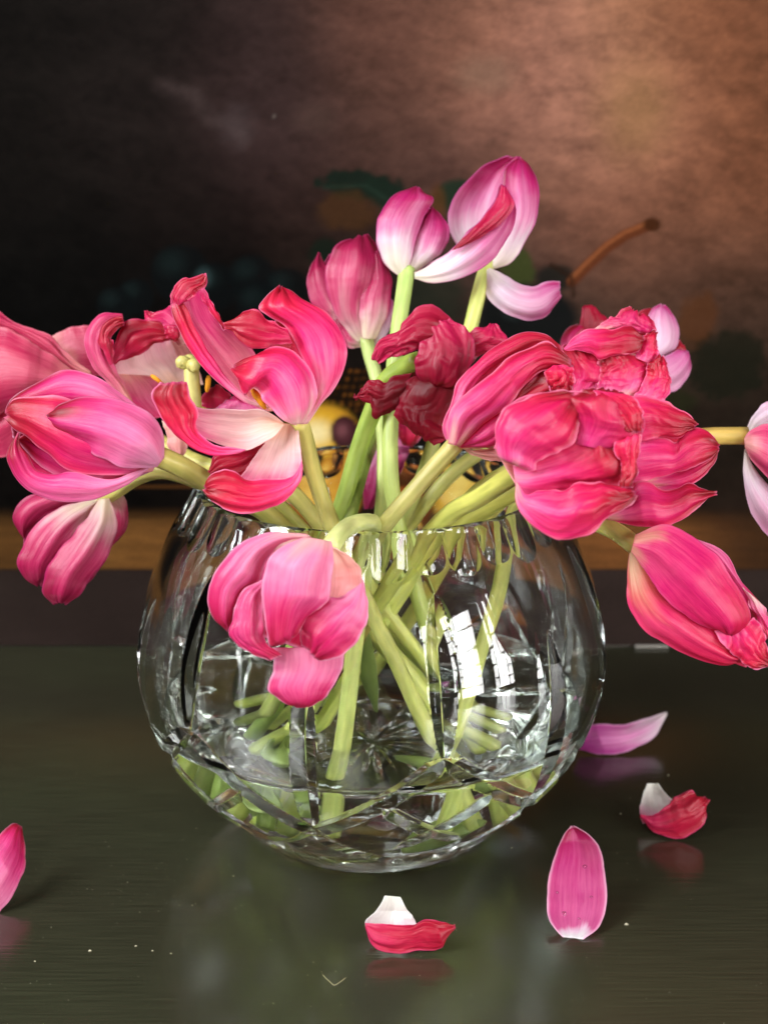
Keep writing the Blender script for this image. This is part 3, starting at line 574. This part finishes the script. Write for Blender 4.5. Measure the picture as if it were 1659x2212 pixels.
petal(t,'Z2',.465,[(810,1075),(700,1000),(500,990),(300,980),(200,960)],[(820,1090),(720,1190),(560,1255),(400,1215),(240,1150)],-5,3,'inner',.5)
petal(t,'Z2',.465,[(570,1250),(400,1235),(290,1165),(248,1085),(262,1010),(205,900),(185,808)],[(540,1264),(420,1285),(280,1268),(130,1175),(20,1025),(-22,900),(20,815)],8,9,'hotall',1.0,.04,shrivel=.25)
petal(t,'Z2',.465,[(690,1170),(520,1255),(370,1285),(328,1385)],[(760,1180),(640,1340),(540,1420),(360,1430)],4,-7,'crim',.9,.03)
petal(t,'Z2',.465,[(790,1080),(690,1200),(600,1330),(520,1450)],[(895,1085),(922,1200),(938,1320),(920,1440)],-5,1,'inner',.5)
petal(t,'Z2',.465,[(932,1325),(870,1415),(720,1438),(570,1432),(500,1390),(420,1378),(340,1410),(300,1480)],[(936,1350),(915,1460),(820,1580),(680,1650),(540,1664),(410,1628),(330,1580),(292,1520)],10,8,'hotall',1.1,.04,shrivel=.3)
petal(t,'Z2',.465,[(930,1080),(760,800),(720,600),(760,400)],[(960,1075),(1160,800),(1190,560),(1050,380)],-13,-6,'hot',.6)
anther(t,'Z2',.458,(612,862),(698,985),.0016)
stem(t,'Z2',[(915,1060,.466),(945,1160,.472),(1000,1370,.480)],(718,1135),(36,-44,28),2.8)

# --- F, G, H: upright tulips at the back
t = tulip('upright rose and white tulip, shortest of the three tall ones, torn at its top', 425, 1205, .57, 'Z3')
petal(t,'Z3',.575,[(385,1235),(250,1110),(110,1010),(62,880),(78,790),(133,688)],[(410,1220),(340,1050),(280,900),(220,790),(180,765),(142,690)],6,-4,'mauved',.6,.04)
petal(t,'Z3',.575,[(375,1228),(260,1110),(190,900),(188,780),(240,650),(330,600)],[(440,1205),(450,1000),(520,840),(540,740),(490,640),(440,578)],14,2,'mauved',.9,.07)
petal(t,'Z3',.575,[(400,1205),(385,1060),(400,950),(440,850),(470,720)],[(475,1208),(545,1080),(572,940),(574,850),(548,760),(490,660)],9,7,'mauved',.6,.04)
petal(t,'Z3',.575,[(460,1225),(520,1100),(560,1010),(570,960)],[(480,1275),(560,1150),(588,1050),(582,980)],3,-2,'mauvep',.4)
petal(t,'Z3',.575,[(390,1215),(320,1130),(250,1060)],[(400,1255),(310,1252),(235,1120)],4,0,'mauved',.4)
petal(t,'Z3',.575,[(385,1230),(150,1000),(120,850),(200,700)],[(470,1220),(560,950),(550,780),(440,600)],-14,-6,'mauved',.6)
stem(t,'Z3',[(422,1195,.572),(445,1300,.572),(492,1480,.57)],(829,1040),(-12,28,16),2.5,'b4c478','dce884')
t = tulip('upright magenta and white tulip with one petal fallen open sideways', 665, 800, .55, 'Z3')
petal(t,'Z3',.555,[(618,828),(540,760),(500,660),(488,560),(510,450),(580,360),(660,310),(720,297)],[(670,800),(700,680),(735,560),(765,480),(800,420),(820,368),(775,328),(735,300)],14,4,'mauve',.7,.02)
petal(t,'Z3',.555,[(640,805),(680,690),(710,570),(765,480),(815,412)],[(722,800),(810,735),(885,668),(918,590),(905,510),(860,450),(820,413)],10,0,'mauve',.6,.02)
petal(t,'Z3',.555,[(712,842),(800,862),(920,855),(1050,808),(1180,722),(1280,580),(1325,440),(1300,360),(1250,296)],[(712,812),(790,768),(900,700),(1000,600),(1100,500),(1160,430),(1210,360),(1225,300),(1236,280)],8,6,'mauve',.7,.02)
petal(t,'Z3',.555,[(940,672),(1050,560),(1150,440),(1210,350),(1236,281)],[(1000,650),(1120,590),(1240,500),(1305,400),(1260,300)],4,12,'darkm',.7,.03)
petal(t,'Z3',.555,[(620,825),(500,600),(560,400),(700,320)],[(720,810),(890,650),(880,500),(800,420)],-13,-5,'mauve',.5)
stem(t,'Z3',[(665,788,.552),(648,920,.548),(615,1150,.542),(590,1400,.538)],(849,1070),(44,-28,26),2.9,'a8c06c','dce884')
t = tulip('tallest upright tulip, magenta and white, with one petal drooping from its base', 1155, 760, .565, 'Z3')
petal(t,'Z3',.575,[(1110,765),(970,650),(918,540),(916,440),(958,340),(1040,250),(1150,160),(1270,113)],[(1190,765),(1230,620),(1240,450),(1260,300),(1300,200),(1345,112)],-9,-5,'mauve',.5,.01)
petal(t,'Z3',.57,[(1150,772),(1220,610),(1260,430),(1235,280),(1250,180),(1330,110)],[(1195,782),(1292,742),(1375,620),(1432,500),(1458,380),(1442,260),(1400,160),(1345,112)],9,6,'mauve',.6,.01)
petal(t,'Z3',.565,[(1160,780),(1250,820),(1350,880),(1430,892),(1520,860),(1580,863)],[(1136,800),(1138,930),(1180,1000),(1280,1062),(1400,1097),(1500,1072),(1592,960)],8,4,'mauvep',.6,.03)
stem(t,'Z3',[(1155,750,.565),(1135,800,.563),(1090,960,.56),(1035,1180,.556),(900,1560,.548)],(905,1045),(-44,-6,24),2.7,'c0c870','dce884')

# --- R: tulip hanging behind the bowl
t = tulip('pink tulip hidden behind the thick stems at the back rim of the bowl', 870, 930, .60)
petal(t,'V',.605,[(860,900),(862,940),(872,962)],[(915,900),(912,940),(890,965)],4,0,'hotall',.6)
petal(t,'V',.605,[(815,960),(795,1000),(785,1050),(788,1100)],[(850,960),(838,1010),(830,1060),(800,1098)],4,0,'mauve',.6,v0=.4)
petal(t,'V',.605,[(840,900),(800,980),(800,1040)],[(890,905),(880,990),(850,1050)],-6,-5,'mauve',.6,v0=.4)
stem(t,'V',[(862,880,.60),(835,905,.597),(808,950,.59)],(772,1050),(-36,-42,28),2.6,'7c8c3c','90a850')

# --- I: dark crimson shrivelled tulip
t = tulip('dark crimson shrivelled tulip with twisted drying petals, over the bowl centre', 900, 800, .51, 'T6')
petal(t,'T6',.515,[(560,540),(590,700),(640,880)],[(1180,560),(1120,780),(1020,980)],6,-6,'dark',.8,shrivel=.5)
petal(t,'T6',.51,[(850,480),(700,500),(560,540),(480,570),(370,590),(288,628)],[(1035,275),(920,140),(800,88),(690,110),(600,180),(510,262),(500,320),(400,360),(325,415),(285,500),(265,600)],7,4,'darkm',.9,.04,shrivel=.7)
petal(t,'T6',.51,[(830,880),(650,740),(690,510),(740,330),(790,234)],[(860,890),(1090,850),(1150,700),(1210,480),(1110,330),(960,248)],9,5,'darkm',.9,.03,shrivel=.6)
petal(t,'T6',.51,[(880,560),(1080,390),(1220,330),(1350,280)],[(1080,740),(1250,590),(1400,490),(1508,442),(1470,350),(1400,290)],7,1,'darkm',.9,.03,shrivel=.5)
petal(t,'T6',.51,[(800,720),(640,760),(530,850),(480,1000),(432,1160),(500,1238)],[(830,725),(1060,870),(1010,1000),(930,1200),(950,1380),(838,1418)],9,3,'dark',.9,.05,shrivel=.6)
petal(t,'T6',.51,[(620,735),(460,765),(362,835),(290,793),(200,788),(128,880),(62,962)],[(500,1000),(440,1105),(265,1162),(215,1060),(190,1015),(130,1000),(68,975)],8,2,'dark',1.0,.04,shrivel=.6)
stem(t,'V',[(905,778,.515),(872,792,.52),(832,825,.525),(806,885,.53),(770,985,.535)],(748,1060),(-50,-18,27),3.2,'a4bc50','b4d070')

# --- J: wilted pink bud
t = tulip('wilted pink tulip with crumpled tip, stem slanting down left into the bowl', 190, 1275, .475, 'T3')
petal(t,'T3',.475,[(150,1272),(92,1100),(185,850),(250,640),(400,440),(700,208),(980,98),(1150,130),(1330,262)],[(290,1290),(320,900),(450,650),(650,450),(880,320),(1080,220),(1220,220),(1350,310),(1400,370)],10,-3,'pink',.7,.03,shrivel=.15)
petal(t,'T3',.475,[(250,1290),(450,1080),(700,860),(900,700),(1050,580),(1130,480),(1180,440)],[(300,1302),(640,1280),(900,1010),(1100,860),(1250,760),(1360,745),(1450,725),(1450,560)],10,2,'pinkd',.8,.03,shrivel=.25)
petal(t,'T3',.475,[(150,1262),(180,900),(350,730),(600,520),(800,340),(1000,240),(1180,200),(1330,300),(1400,400)],[(270,1292),(500,1080),(650,980),(850,760),(1000,600),(1130,490),(1250,475),(1380,480),(1465,460)],15,5,'pink',.9,.03,shrivel=.32,cap=.46)
petal(t,'T3',.475,[(1280,440),(1150,500),(1180,620),(1240,745)],[(1310,440),(1460,470),(1468,600),(1440,740)],7,8,'hotall',1.2,.05,shrivel=.8,v0=.3)
petal(t,'T3',.475,[(260,1290),(450,1170),(700,1040)],[(280,1305),(450,1318),(700,1295)],5,-1,'peach',.4)
petal(t,'T3',.475,[(290,1300),(500,1325),(800,1270)],[(300,1312),(450,1400),(640,1445),(800,1440)],4,-3,'peach',.4)
petal(t,'T3',.475,[(160,1262),(250,800),(700,300),(1200,250)],[(290,1290),(700,1150),(1100,850),(1400,600)],-15,-6,'pink',.8)
stem(t,'V',[(985,958,.476),(960,985,.478),(905,1048,.482)],(830,1135),(-56,-8,30),2.7,'c4bc70','a8b868')

# --- K: ruffled pink tulip, L: pale one behind
t = tulip('pale lilac tulip with crimson edged petals showing behind the ruffled pink tulip', 800, 700, .58, 'T5')
petal(t,'T5',.585,[(720,720),(450,520),(285,320),(305,200),(318,108),(400,100)],[(760,700),(640,480),(560,340),(580,250),(500,170),(445,112)],4,0,'dark',.6,.03)
petal(t,'T5',.585,[(720,760),(400,760),(120,640),(80,500),(130,370),(260,300)],[(740,720),(520,600),(360,520),(300,430),(360,360),(345,305)],5,0,'orchid',.5)
petal(t,'T5',.585,[(740,720),(900,560),(1000,400),(985,225),(1060,118),(1140,88)],[(760,760),(1000,730),(1160,650),(1295,560),(1335,380),(1305,270),(1230,160),(1165,92)],6,2,'mauvep',.6)
petal(t,'T5',.585,[(740,740),(960,690),(1200,622),(1320,570),(1400,578)],[(750,790),(980,960),(1190,1012),(1330,965),(1432,820),(1458,680),(1415,590)],6,4,'mauvep',.6,v0=.35)
petal(t,'T5',.585,[(730,700),(800,400),(880,190),(960,140),(1090,118)],[(780,700),(900,420),(960,260),(1010,220),(1060,150)],3,-2,'crim',.4)
petal(t,'T5',.585,[(750,730),(1050,600),(1270,520),(1300,480),(1330,465)],[(755,760),(1100,650),(1320,600),(1395,580),(1375,530)],3,-1,'crim',.4)
stem(t,'V',[(1350,790,.585),(1270,850,.58),(1150,920,.573)],(975,1025),(-44,20,24),2.6)
t = tulip('ruffled rose-red tulip with crumpled silvery petal folds, beside the wilted crumpled-tip tulip', 500, 1150, .51, 'T5')
petal(t,'T5',.515,[(430,1060),(400,700),(650,380)],[(1150,1110),(1120,700),(960,400)],4,-9,'pink',.6)
petal(t,'T5',.51,[(180,1040),(205,880),(190,740),(140,640),(105,560),(200,548)],[(390,1000),(480,890),(550,880),(530,760),(460,650),(400,600),(280,550)],8,1,'pinkd',1.0,.04,shrivel=.3)
petal(t,'T5',.51,[(420,1050),(480,900),(500,780),(470,650)],[(880,1080),(970,900),(1000,750),(880,580)],10,2,'pink',.9,shrivel=.6)
petal(t,'T5',.51,[(440,348),(560,270),(680,200),(745,138),(800,128)],[(620,360),(740,330),(880,350),(1078,392),(1062,280),(960,225)],6,1,'rose',1.0,.04,shrivel=.4)
petal(t,'T5',.51,[(115,555),(220,450),(380,350),(540,338),(640,350),(740,298),(860,330),(948,430)],[(130,575),(300,580),(440,630),(488,668),(680,608),(830,608),(912,556),(948,470)],9,6,'pinkd',.9,.03,shrivel=.3)
petal(t,'T5',.51,[(840,640),(930,450),(990,392),(1070,372)],[(1040,720),(1102,600),(1092,480),(1078,390)],6,3,'hotall',.9,shrivel=.4)
petal(t,'T5',.51,[(830,1080),(900,1000),(990,830),(1000,700),(1060,678),(1130,638)],[(1160,1140),(1202,1020),(1228,880),(1192,750),(1152,645)],8,5,'hotall',1.0,.04,shrivel=.6)
petal(t,'T5',.51,[(400,1050),(150,700),(450,350)],[(1150,1100),(1180,750),(1000,380)],-14,-6,'pink',.6)
stem(t,'V',[(1290,880,.51),(1220,930,.512),(1115,1008,.517)],(1015,1078),(-38,-36,27),2.9,'c0bc5c','d4e478')

# --- N: tulip pointing right behind M
t = tulip('hot-pink tulip pointing sideways with a gaping lower petal, under the ruffled rose-red one', 300, 650, .475, 'Z5')
petal(t,'Z5',.475,[(300,300),(700,180),(1000,300)],[(300,900),(600,720),(1000,500)],-8,-8,'pinkd',.6)
petal(t,'Z5',.475,[(540,620),(750,585),(930,505),(1040,450),(1085,400)],[(570,700),(700,708),(850,684),(970,622),(1055,520),(1088,420)],6,-3,'pink',.6)
petal(t,'Z5',.47,[(330,400),(520,325),(700,325),(780,360),(850,262),(950,248),(1020,290),(1086,385)],[(330,660),(500,655),(600,635),(800,572),(930,512),(1020,462),(1060,425),(1087,395)],10,1,'pink',.9,.03,shrivel=.3, cap=.38)
petal(t,'Z5',.47,[(300,200),(420,60),(480,18),(640,48),(780,108),(880,168),(912,230)],[(300,400),(440,370),(560,322),(650,312),(780,322),(850,270),(905,237)],10,3,'pinkd',.9,.03,shrivel=.4, cap=.38)
petal(t,'Z5',.47,[(250,890),(420,750),(500,660),(560,658),(680,710),(780,702),(870,660),(950,690),(1065,728)],[(260,930),(350,962),(500,992),(660,992),(800,932),(900,862),(960,822),(1062,742)],8,4,'pink',.9,.03,shrivel=.2)
stem(t,'V',[(1325,1000,.478),(1240,1012,.486),(1130,1056,.499)],(1040,1105),(-58,10,32),2.8,'bcb854','d4e478')
# --- M: big front ruffled tulip
t = tulip('big crinkled rose-pink tulip facing outward, largest bloom leaning over the fluted rim', 300, 800, .43, 'T4')
petal(t,'T4',.43,[(85,640),(250,200),(760,110),(1280,115)],[(300,1000),(650,1430),(1180,1280),(1460,700)],-20,-10,'pink',.8)
petal(t,'T4',.425,[(260,760),(450,700),(850,520),(950,300),(900,150),(1050,80)],[(300,1060),(420,1110),(820,1060),(1180,1010),(1350,1000),(1430,700)],9,2,'pink',1.2,shrivel=.7,v0=.12)
petal(t,'T4',.425,[(280,800),(110,720),(72,560),(100,380),(220,230),(420,140),(640,112),(830,105)],[(300,810),(430,850),(495,855),(515,765),(700,690),(850,575),(905,400),(900,180)],15,6,'pink',1.2,.02,shrivel=.5, cap=.46)
petal(t,'T4',.425,[(880,600),(850,320),(800,150),(930,90),(1060,68)],[(1180,660),(1400,570),(1525,490),(1535,300),(1440,150),(1260,98)],11,5,'pinkd',1.2,.02,shrivel=.45, cap=.46)
petal(t,'T4',.425,[(1055,72),(1170,220),(1300,390),(1400,480)],[(1290,105),(1440,145),(1530,280),(1525,490)],8,11,'hotall',1.0,.02,shrivel=.5, v0=.35)
petal(t,'T4',.425,[(1380,545),(1250,630),(1320,800),(1290,1030)],[(1400,535),(1525,505),(1500,700),(1485,850),(1445,1030)],8,9,'hotall',.9,.03,shrivel=.4, v0=.3)
petal(t,'T4',.425,[(298,970),(400,1098),(560,1060),(760,1062),(900,985),(1050,1000),(1150,970),(1330,1010),(1440,1060)],[(300,1000),(318,1180),(420,1322),(580,1462),(780,1527),(960,1492),(1100,1402),(1200,1292),(1400,1192),(1452,1092)],14,8,'pink',1.1,.02,shrivel=.4, cap=.46)
stem(t,'V',[(1160,1000,.445),(1110,1026,.458),(1040,1072,.474)],(950,1130),(-47,-30,28),2.9,'c0bc5c','d4e478')
# --- O: right lower bud
t = tulip('smooth closed pink tulip bud nodding down to the table, past the bowl side', 440, 1120, .46, 'Z5')
petal(t,'Z5',.465,[(640,984),(900,1088),(1100,1250),(1250,1450),(1330,1700)],[(680,980),(950,1088),(1142,1200),(1262,1400),(1400,1558),(1470,1680)],6,-3,'orchid',.6)
petal(t,'Z5',.46,[(432,1165),(408,1400),(438,1600),(560,1782),(750,1902),(950,1992),(1150,2032),(1260,2000)],[(455,1140),(580,1280),(740,1460),(940,1600),(1080,1730),(1170,1810),(1220,1870),(1310,1960)],14,0,'budb',.7,.02)
petal(t,'Z5',.46,[(440,1170),(560,1330),(700,1530),(900,1690),(1050,1765),(1150,1795)],[(470,1050),(700,978),(910,1078),(1085,1220),(1205,1400),(1305,1560),(1328,1680),(1265,1762),(1200,1790)],17,6,'bud',.7,.02,shrivel=.12)
petal(t,'Z5',.46,[(1270,1440),(1350,1620),(1450,1800),(1510,1960)],[(1400,1556),(1475,1680),(1535,1800),(1570,1950)],5,2,'hot',.9,shrivel=.3)
petal(t,'Z5',.46,[(1060,1765),(1150,1885),(1250,1995),(1330,2042),(1440,2055)],[(1310,1720),(1360,1650),(1410,1720),(1450,1850),(1500,1995)],8,4,'hotall',1.1,.04,shrivel=.6)
petal(t,'Z5',.46,[(440,1170),(430,1450),(700,1850),(1300,2030)],[(500,1050),(900,1080),(1250,1400),(1480,1800)],-17,-5,'budb',.6)
stem(t,'V',[(1372,1180,.46),(1340,1155,.462),(1292,1130,.473),(1200,1098,.498)],(1122,1082),(24,-52,29),2.7,'c4c068','dce884',mid=[(50,-25,110)])
# --- P: pale tulip at the right edge
t = tulip('pale lilac tulip on a straight horizontal stem reaching far out from the bowl', 1290, 320, .52, 'Z5')
petal(t,'Z5',.53,[(1285,300),(1335,180),(1400,100),(1463,58),(1650,10),(1850,60)],[(1320,300),(1420,240),(1550,220),(1700,250),(1850,240)],5,-2,'mauvep',.5)
petal(t,'Z5',.52,[(1285,330),(1340,262),(1463,226),(1700,235),(1880,330)],[(1290,395),(1350,505),(1463,632),(1700,790),(1880,800)],9,5,'rose',.6)
petal(t,'Z5',.525,[(1295,400),(1340,520),(1450,660),(1620,800),(1750,1000)],[(1286,410),(1278,640),(1325,850),(1400,985),(1500,1095),(1700,1230)],7,1,'mauvep',.5)
stem(t,'V',[(1615,942,.52),(1560,942,.521),(1525,943,.522),(1400,965,.527),(1230,1015,.534)],(1120,1050),(-24,26,18),2.9,'c8a858','d4e478')
# --- Q: front tulip hanging over the rim
t = tulip('nodding satin-pink tulip hanging over the front rim against the crystal bowl', 1085, 410, .44, 'Z6')
petal(t,'Z6',.435,[(900,330),(500,400),(300,650),(320,1000)],[(1100,430),(1320,650),(1300,1000),(1000,1250)],-14,-6,'qpink',.6)
petal(t,'Z6',.43,[(640,1180),(645,1350),(603,1500),(690,1575),(820,1637)],[(1190,1180),(1160,1350),(1085,1480),(1020,1565),(900,1632)],6,-2,'qpink',.6,.03,v0=.25)
petal(t,'Z6',.43,[(1060,400),(1060,600),(1050,850)],[(1120,420),(1260,515),(1312,620),(1310,720),(1180,830)],-6,-1,'peach',.4)
petal(t,'Z6',.43,[(720,300),(620,440),(600,520)],[(960,345),(760,400),(640,500)],3,1,'inner',.4)
petal(t,'Z6',.43,[(900,315),(700,292),(500,328),(350,420),(232,560),(160,720),(158,850),(195,960),(295,1055)],[(930,335),(740,385),(620,480),(560,600),(540,670),(410,760),(360,900),(310,1040)],9,2,'qpink',.7,.02)
petal(t,'Z6',.43,[(560,660),(400,755),(330,950),(298,1060),(355,1150),(480,1220),(610,1278)],[(590,700),(560,850),(570,1000),(580,1100),(610,1170),(660,1200),(720,1248)],8,6,'qpink',.9,.03,v0=.4,shrivel=.35)
petal(t,'Z6',.43,[(1315,685),(1180,780),(1055,808),(900,915),(848,1020),(870,1160)],[(1322,690),(1355,850),(1335,1020),(1262,1152),(1130,1252),(985,1293)],11,9,'qpink',.9,.02,shrivel=.3,v0=.2)
petal(t,'Z6',.43,[(890,335),(735,400),(612,510),(570,650),(560,850),(590,1050),(615,1170),(700,1160)],[(1085,368),(1100,450),(1088,600),(1068,750),(1062,815),(965,885),(870,1000),(800,1100)],13,10,'qpink',.7,.02,shrivel=.15)
anther(t,'Z6',.425,(1068,590),(1062,660),.0012)
stem(t,'V',[(712,1186,.437),(728,1160,.442),(755,1136,.455),(790,1127,.470)],(806,1138),(-14,-54,30),2.7,'c0c880','dce884',mid=[(-2,-55,130)])

# ------------------------------------------------------------------ leaf scraps still on stems inside the bowl
def leaf(parent, P, wd, twist=0.4):
    P = catmull([loc(*q) for q in P], 24); T = np.gradient(P, axis=0); T /= np.linalg.norm(T, axis=1)[:, None]; V = []
    for i in range(24):
        t_ = i/23; side = np.cross(T[i], [math.sin(twist+t_), math.cos(twist+t_), 0.2]); side /= np.linalg.norm(side); nn = np.cross(side, T[i])
        for k in range(7):
            q = (k-3)/3; ww = wd*0.001*math.sin(math.pi*(0.06+0.93*t_))**0.7
            V.append(P[i]+side*q*ww+nn*(q*q*0.35*ww+0.0004*math.sin(9*t_+q*3)))
    o = mesh_obj('leaf', V, grid_faces(24, 7), M_LEAF, parent); m_ = o.modifiers.new('thickness', 'SOLIDIFY'); m_.thickness = 0.0006; m_.offset = 0
leaf(t, [(-6,-46,112),(-4,-30,80),(2,-12,52)], 7); leaf(t, [(20,-20,118),(30,-14,92),(26,-6,66)], 6, 1.2); leaf(t, [(-30,-20,30),(-40,-34,40),(-30,-52,42)], 7, 2.0); leaf(t, [(10,-30,22),(24,-44,30),(40,-48,34)], 6, .2)

# ------------------------------------------------------------------ fallen petals
def fall(label, frame, contact, pieces):
    ox, oy, s = FRAMES[frame]; p, dep = ray_plane_z(ox+contact[0]*s, oy+contact[1]*s, 0.0006)
    r = empty('fallen_petal', tuple(p)); tag(r, label, 'petal', 'petals fallen on the table')
    return r, [petal(r, frame, dep, L, R, b, d, pal, w, .03, shrivel=sh, name='blade') for (L, R, b, d, pal, w, sh) in pieces]
fall('fallen pale lilac petal lying behind the bowl side with pointed tip raised','Y5',(1150,267),[([(1390,90),(1330,108),(1210,140),(1090,142),(1000,180)],[(1392,100),(1340,190),(1230,250),(1130,268),(1020,250)],[1,4,7,7,3],[-12,-8,-3,-1,-2],'fallm',.5,0)])
fall('fallen crimson petal with white heel and curled crumpled tip beside the bowl','Y5',(1420,615),[
 ([(1310,390),(1290,440),(1278,510),(1290,560)],[(1355,390),(1385,430),(1420,470),(1440,520)],[-2,-4,-4,-2],[-10,-9,-7,-4],'white',.3,0),
 ([(1280,520),(1330,527),(1400,480),(1440,440),(1490,425),(1550,455)],[(1280,530),(1330,590),(1400,617),(1480,608),(1540,560),(1560,460)],[4,8,9,8,7,3],[-1,0,0,0,0,0],'crim',.8,.6)])
boat, blades = fall('fallen magenta boat-shaped petal standing open with white rounded heel','Y5',(1000,1050),[
 ([(955,1035),(905,980),(888,880),(900,760),(935,650),(965,590),(985,570)],[(1040,1045),(1110,990),(1138,880),(1132,760),(1108,660),(1060,600),(1000,570)],[-3,-7,-8,-7,-5,-2],[0,-3,-8,-14,-20,-26,-29],'fallp',.5,0)])
fall('fallen crimson petal with white heel upright, in front of the bowl','Y5',(240,1095),[
 ([(208,862),(180,915),(125,975),(150,1040)],[(272,868),(300,915),(340,985),(310,1040)],[-2,-5,-6,-3],[-10,-9,-6,-3],'white',.3,0),
 ([(125,978),(220,985),(330,985),(380,962),(440,970),(500,990)],[(128,1000),(160,1070),(240,1097),(340,1085),(440,1080),(470,1040),(500,995)],[4,9,10,8,7,3],[0,0,0,0,0,0],'crim',.8,.4)])
fall('fallen lilac-pink petal with crimson tip, far from the bowl','Y6',(0,600),[
 ([(-120,420),(-60,330),(0,275),(50,235),(75,230)],[(-60,690),(0,602),(60,520),(105,400),(102,280),(95,240)],[4,8,9,6,2],[0,-3,-8,-14,-18],'orchid',.5,0)])

def drop(parent, p, nrm, r):
    n_ = Vector(nrm).normalized(); q = n_.to_track_quat('Z', 'Y'); V, Fc = [], []
    for i in range(7):
        a = i/6*math.pi
        for k in range(12): V.append(np.array(p)+np.array(q @ Vector((r*math.sin(a)*math.cos(k*math.pi/6), 0.8*r*math.sin(a)*math.sin(k*math.pi/6), 0.45*r*math.cos(a)))))
    mesh_obj('water_drop', V, grid_faces(7, 12, True), M_WATER, parent)
bm_ = blades[0].data
for i_, j_, r_ in ((14, 12, .0011), (36, 22, .0009), (24, 8, .0006), (22, 25, .0006), (12, 20, .0005)):
    vt = bm_.vertices[i_*NU+j_]; nv_ = np.array(vt.normal); pv = np.array(vt.co)+np.array(blades[0].matrix_world.translation)
    if np.dot(nv_, C0-pv) < 0: nv_ = -nv_
    drop(blades[0], pv+nv_*0.0004, nv_, r_)

# ------------------------------------------------------------------ dust and lint
def dust():
    V, Fc = [], []
    def grain(x, y, r):
        b = len(V); hs = random.random()*6
        for k in range(6):
            a = k*math.pi/3+hs; q = r*random.uniform(.6, 1.2); V.append((x+q*math.cos(a), y+q*math.sin(a)*0.8, 0.0001))
        V.append((x, y, r*0.8)); V.append((x, y, 0.00005))
        for k in range(6): Fc.append((b+k, b+(k+1) % 6, b+6)); Fc.append((b+(k+1) % 6, b+k, b+7))
    for _ in range(230):
        px, py = random.uniform(0, 1659), random.uniform(1560, 2212)
        if _ < 70: px, py = random.gauss(330, 110), random.gauss(1900, 60)
        p, _t = ray_plane_z(px, min(py, 2300), 0); 
        if math.hypot(p[0]-VX, p[1]-VY) < 0.06: continue
        grain(p[0], p[1], random.choice([.00008, .0001, .00013, .00016, .0002]))
    for px, py, r in ((1352,1997,.0010),(1443,1675,.0006),(1340,1758,.0005),(294,2044,.0006),(330,2054,.0005),(370,2060,.0004),(76,2077,.0005),(505,1893,.0004),(195,2054,.0008),(1105,1832,.0004)):
        p, _t = ray_plane_z(px, py, 0); grain(p[0], p[1], r)
    tag(mesh_obj('dust', V, Fc, M_DUST), 'pale dust and pollen grains scattered over the dark table', 'dust', kind='stuff')
dust()
P = [ray_plane_z(x, y, 0.0004)[0] for x, y in ((698,2106),(703,2112),(712,2120),(722,2128),(735,2121),(747,2112))]
tag(tube('thread', P, [.00009, .00011, .00008], M_THREAD, None, n=24, m=6), 'tiny bent lint thread lying on the table before the bowl', 'thread')
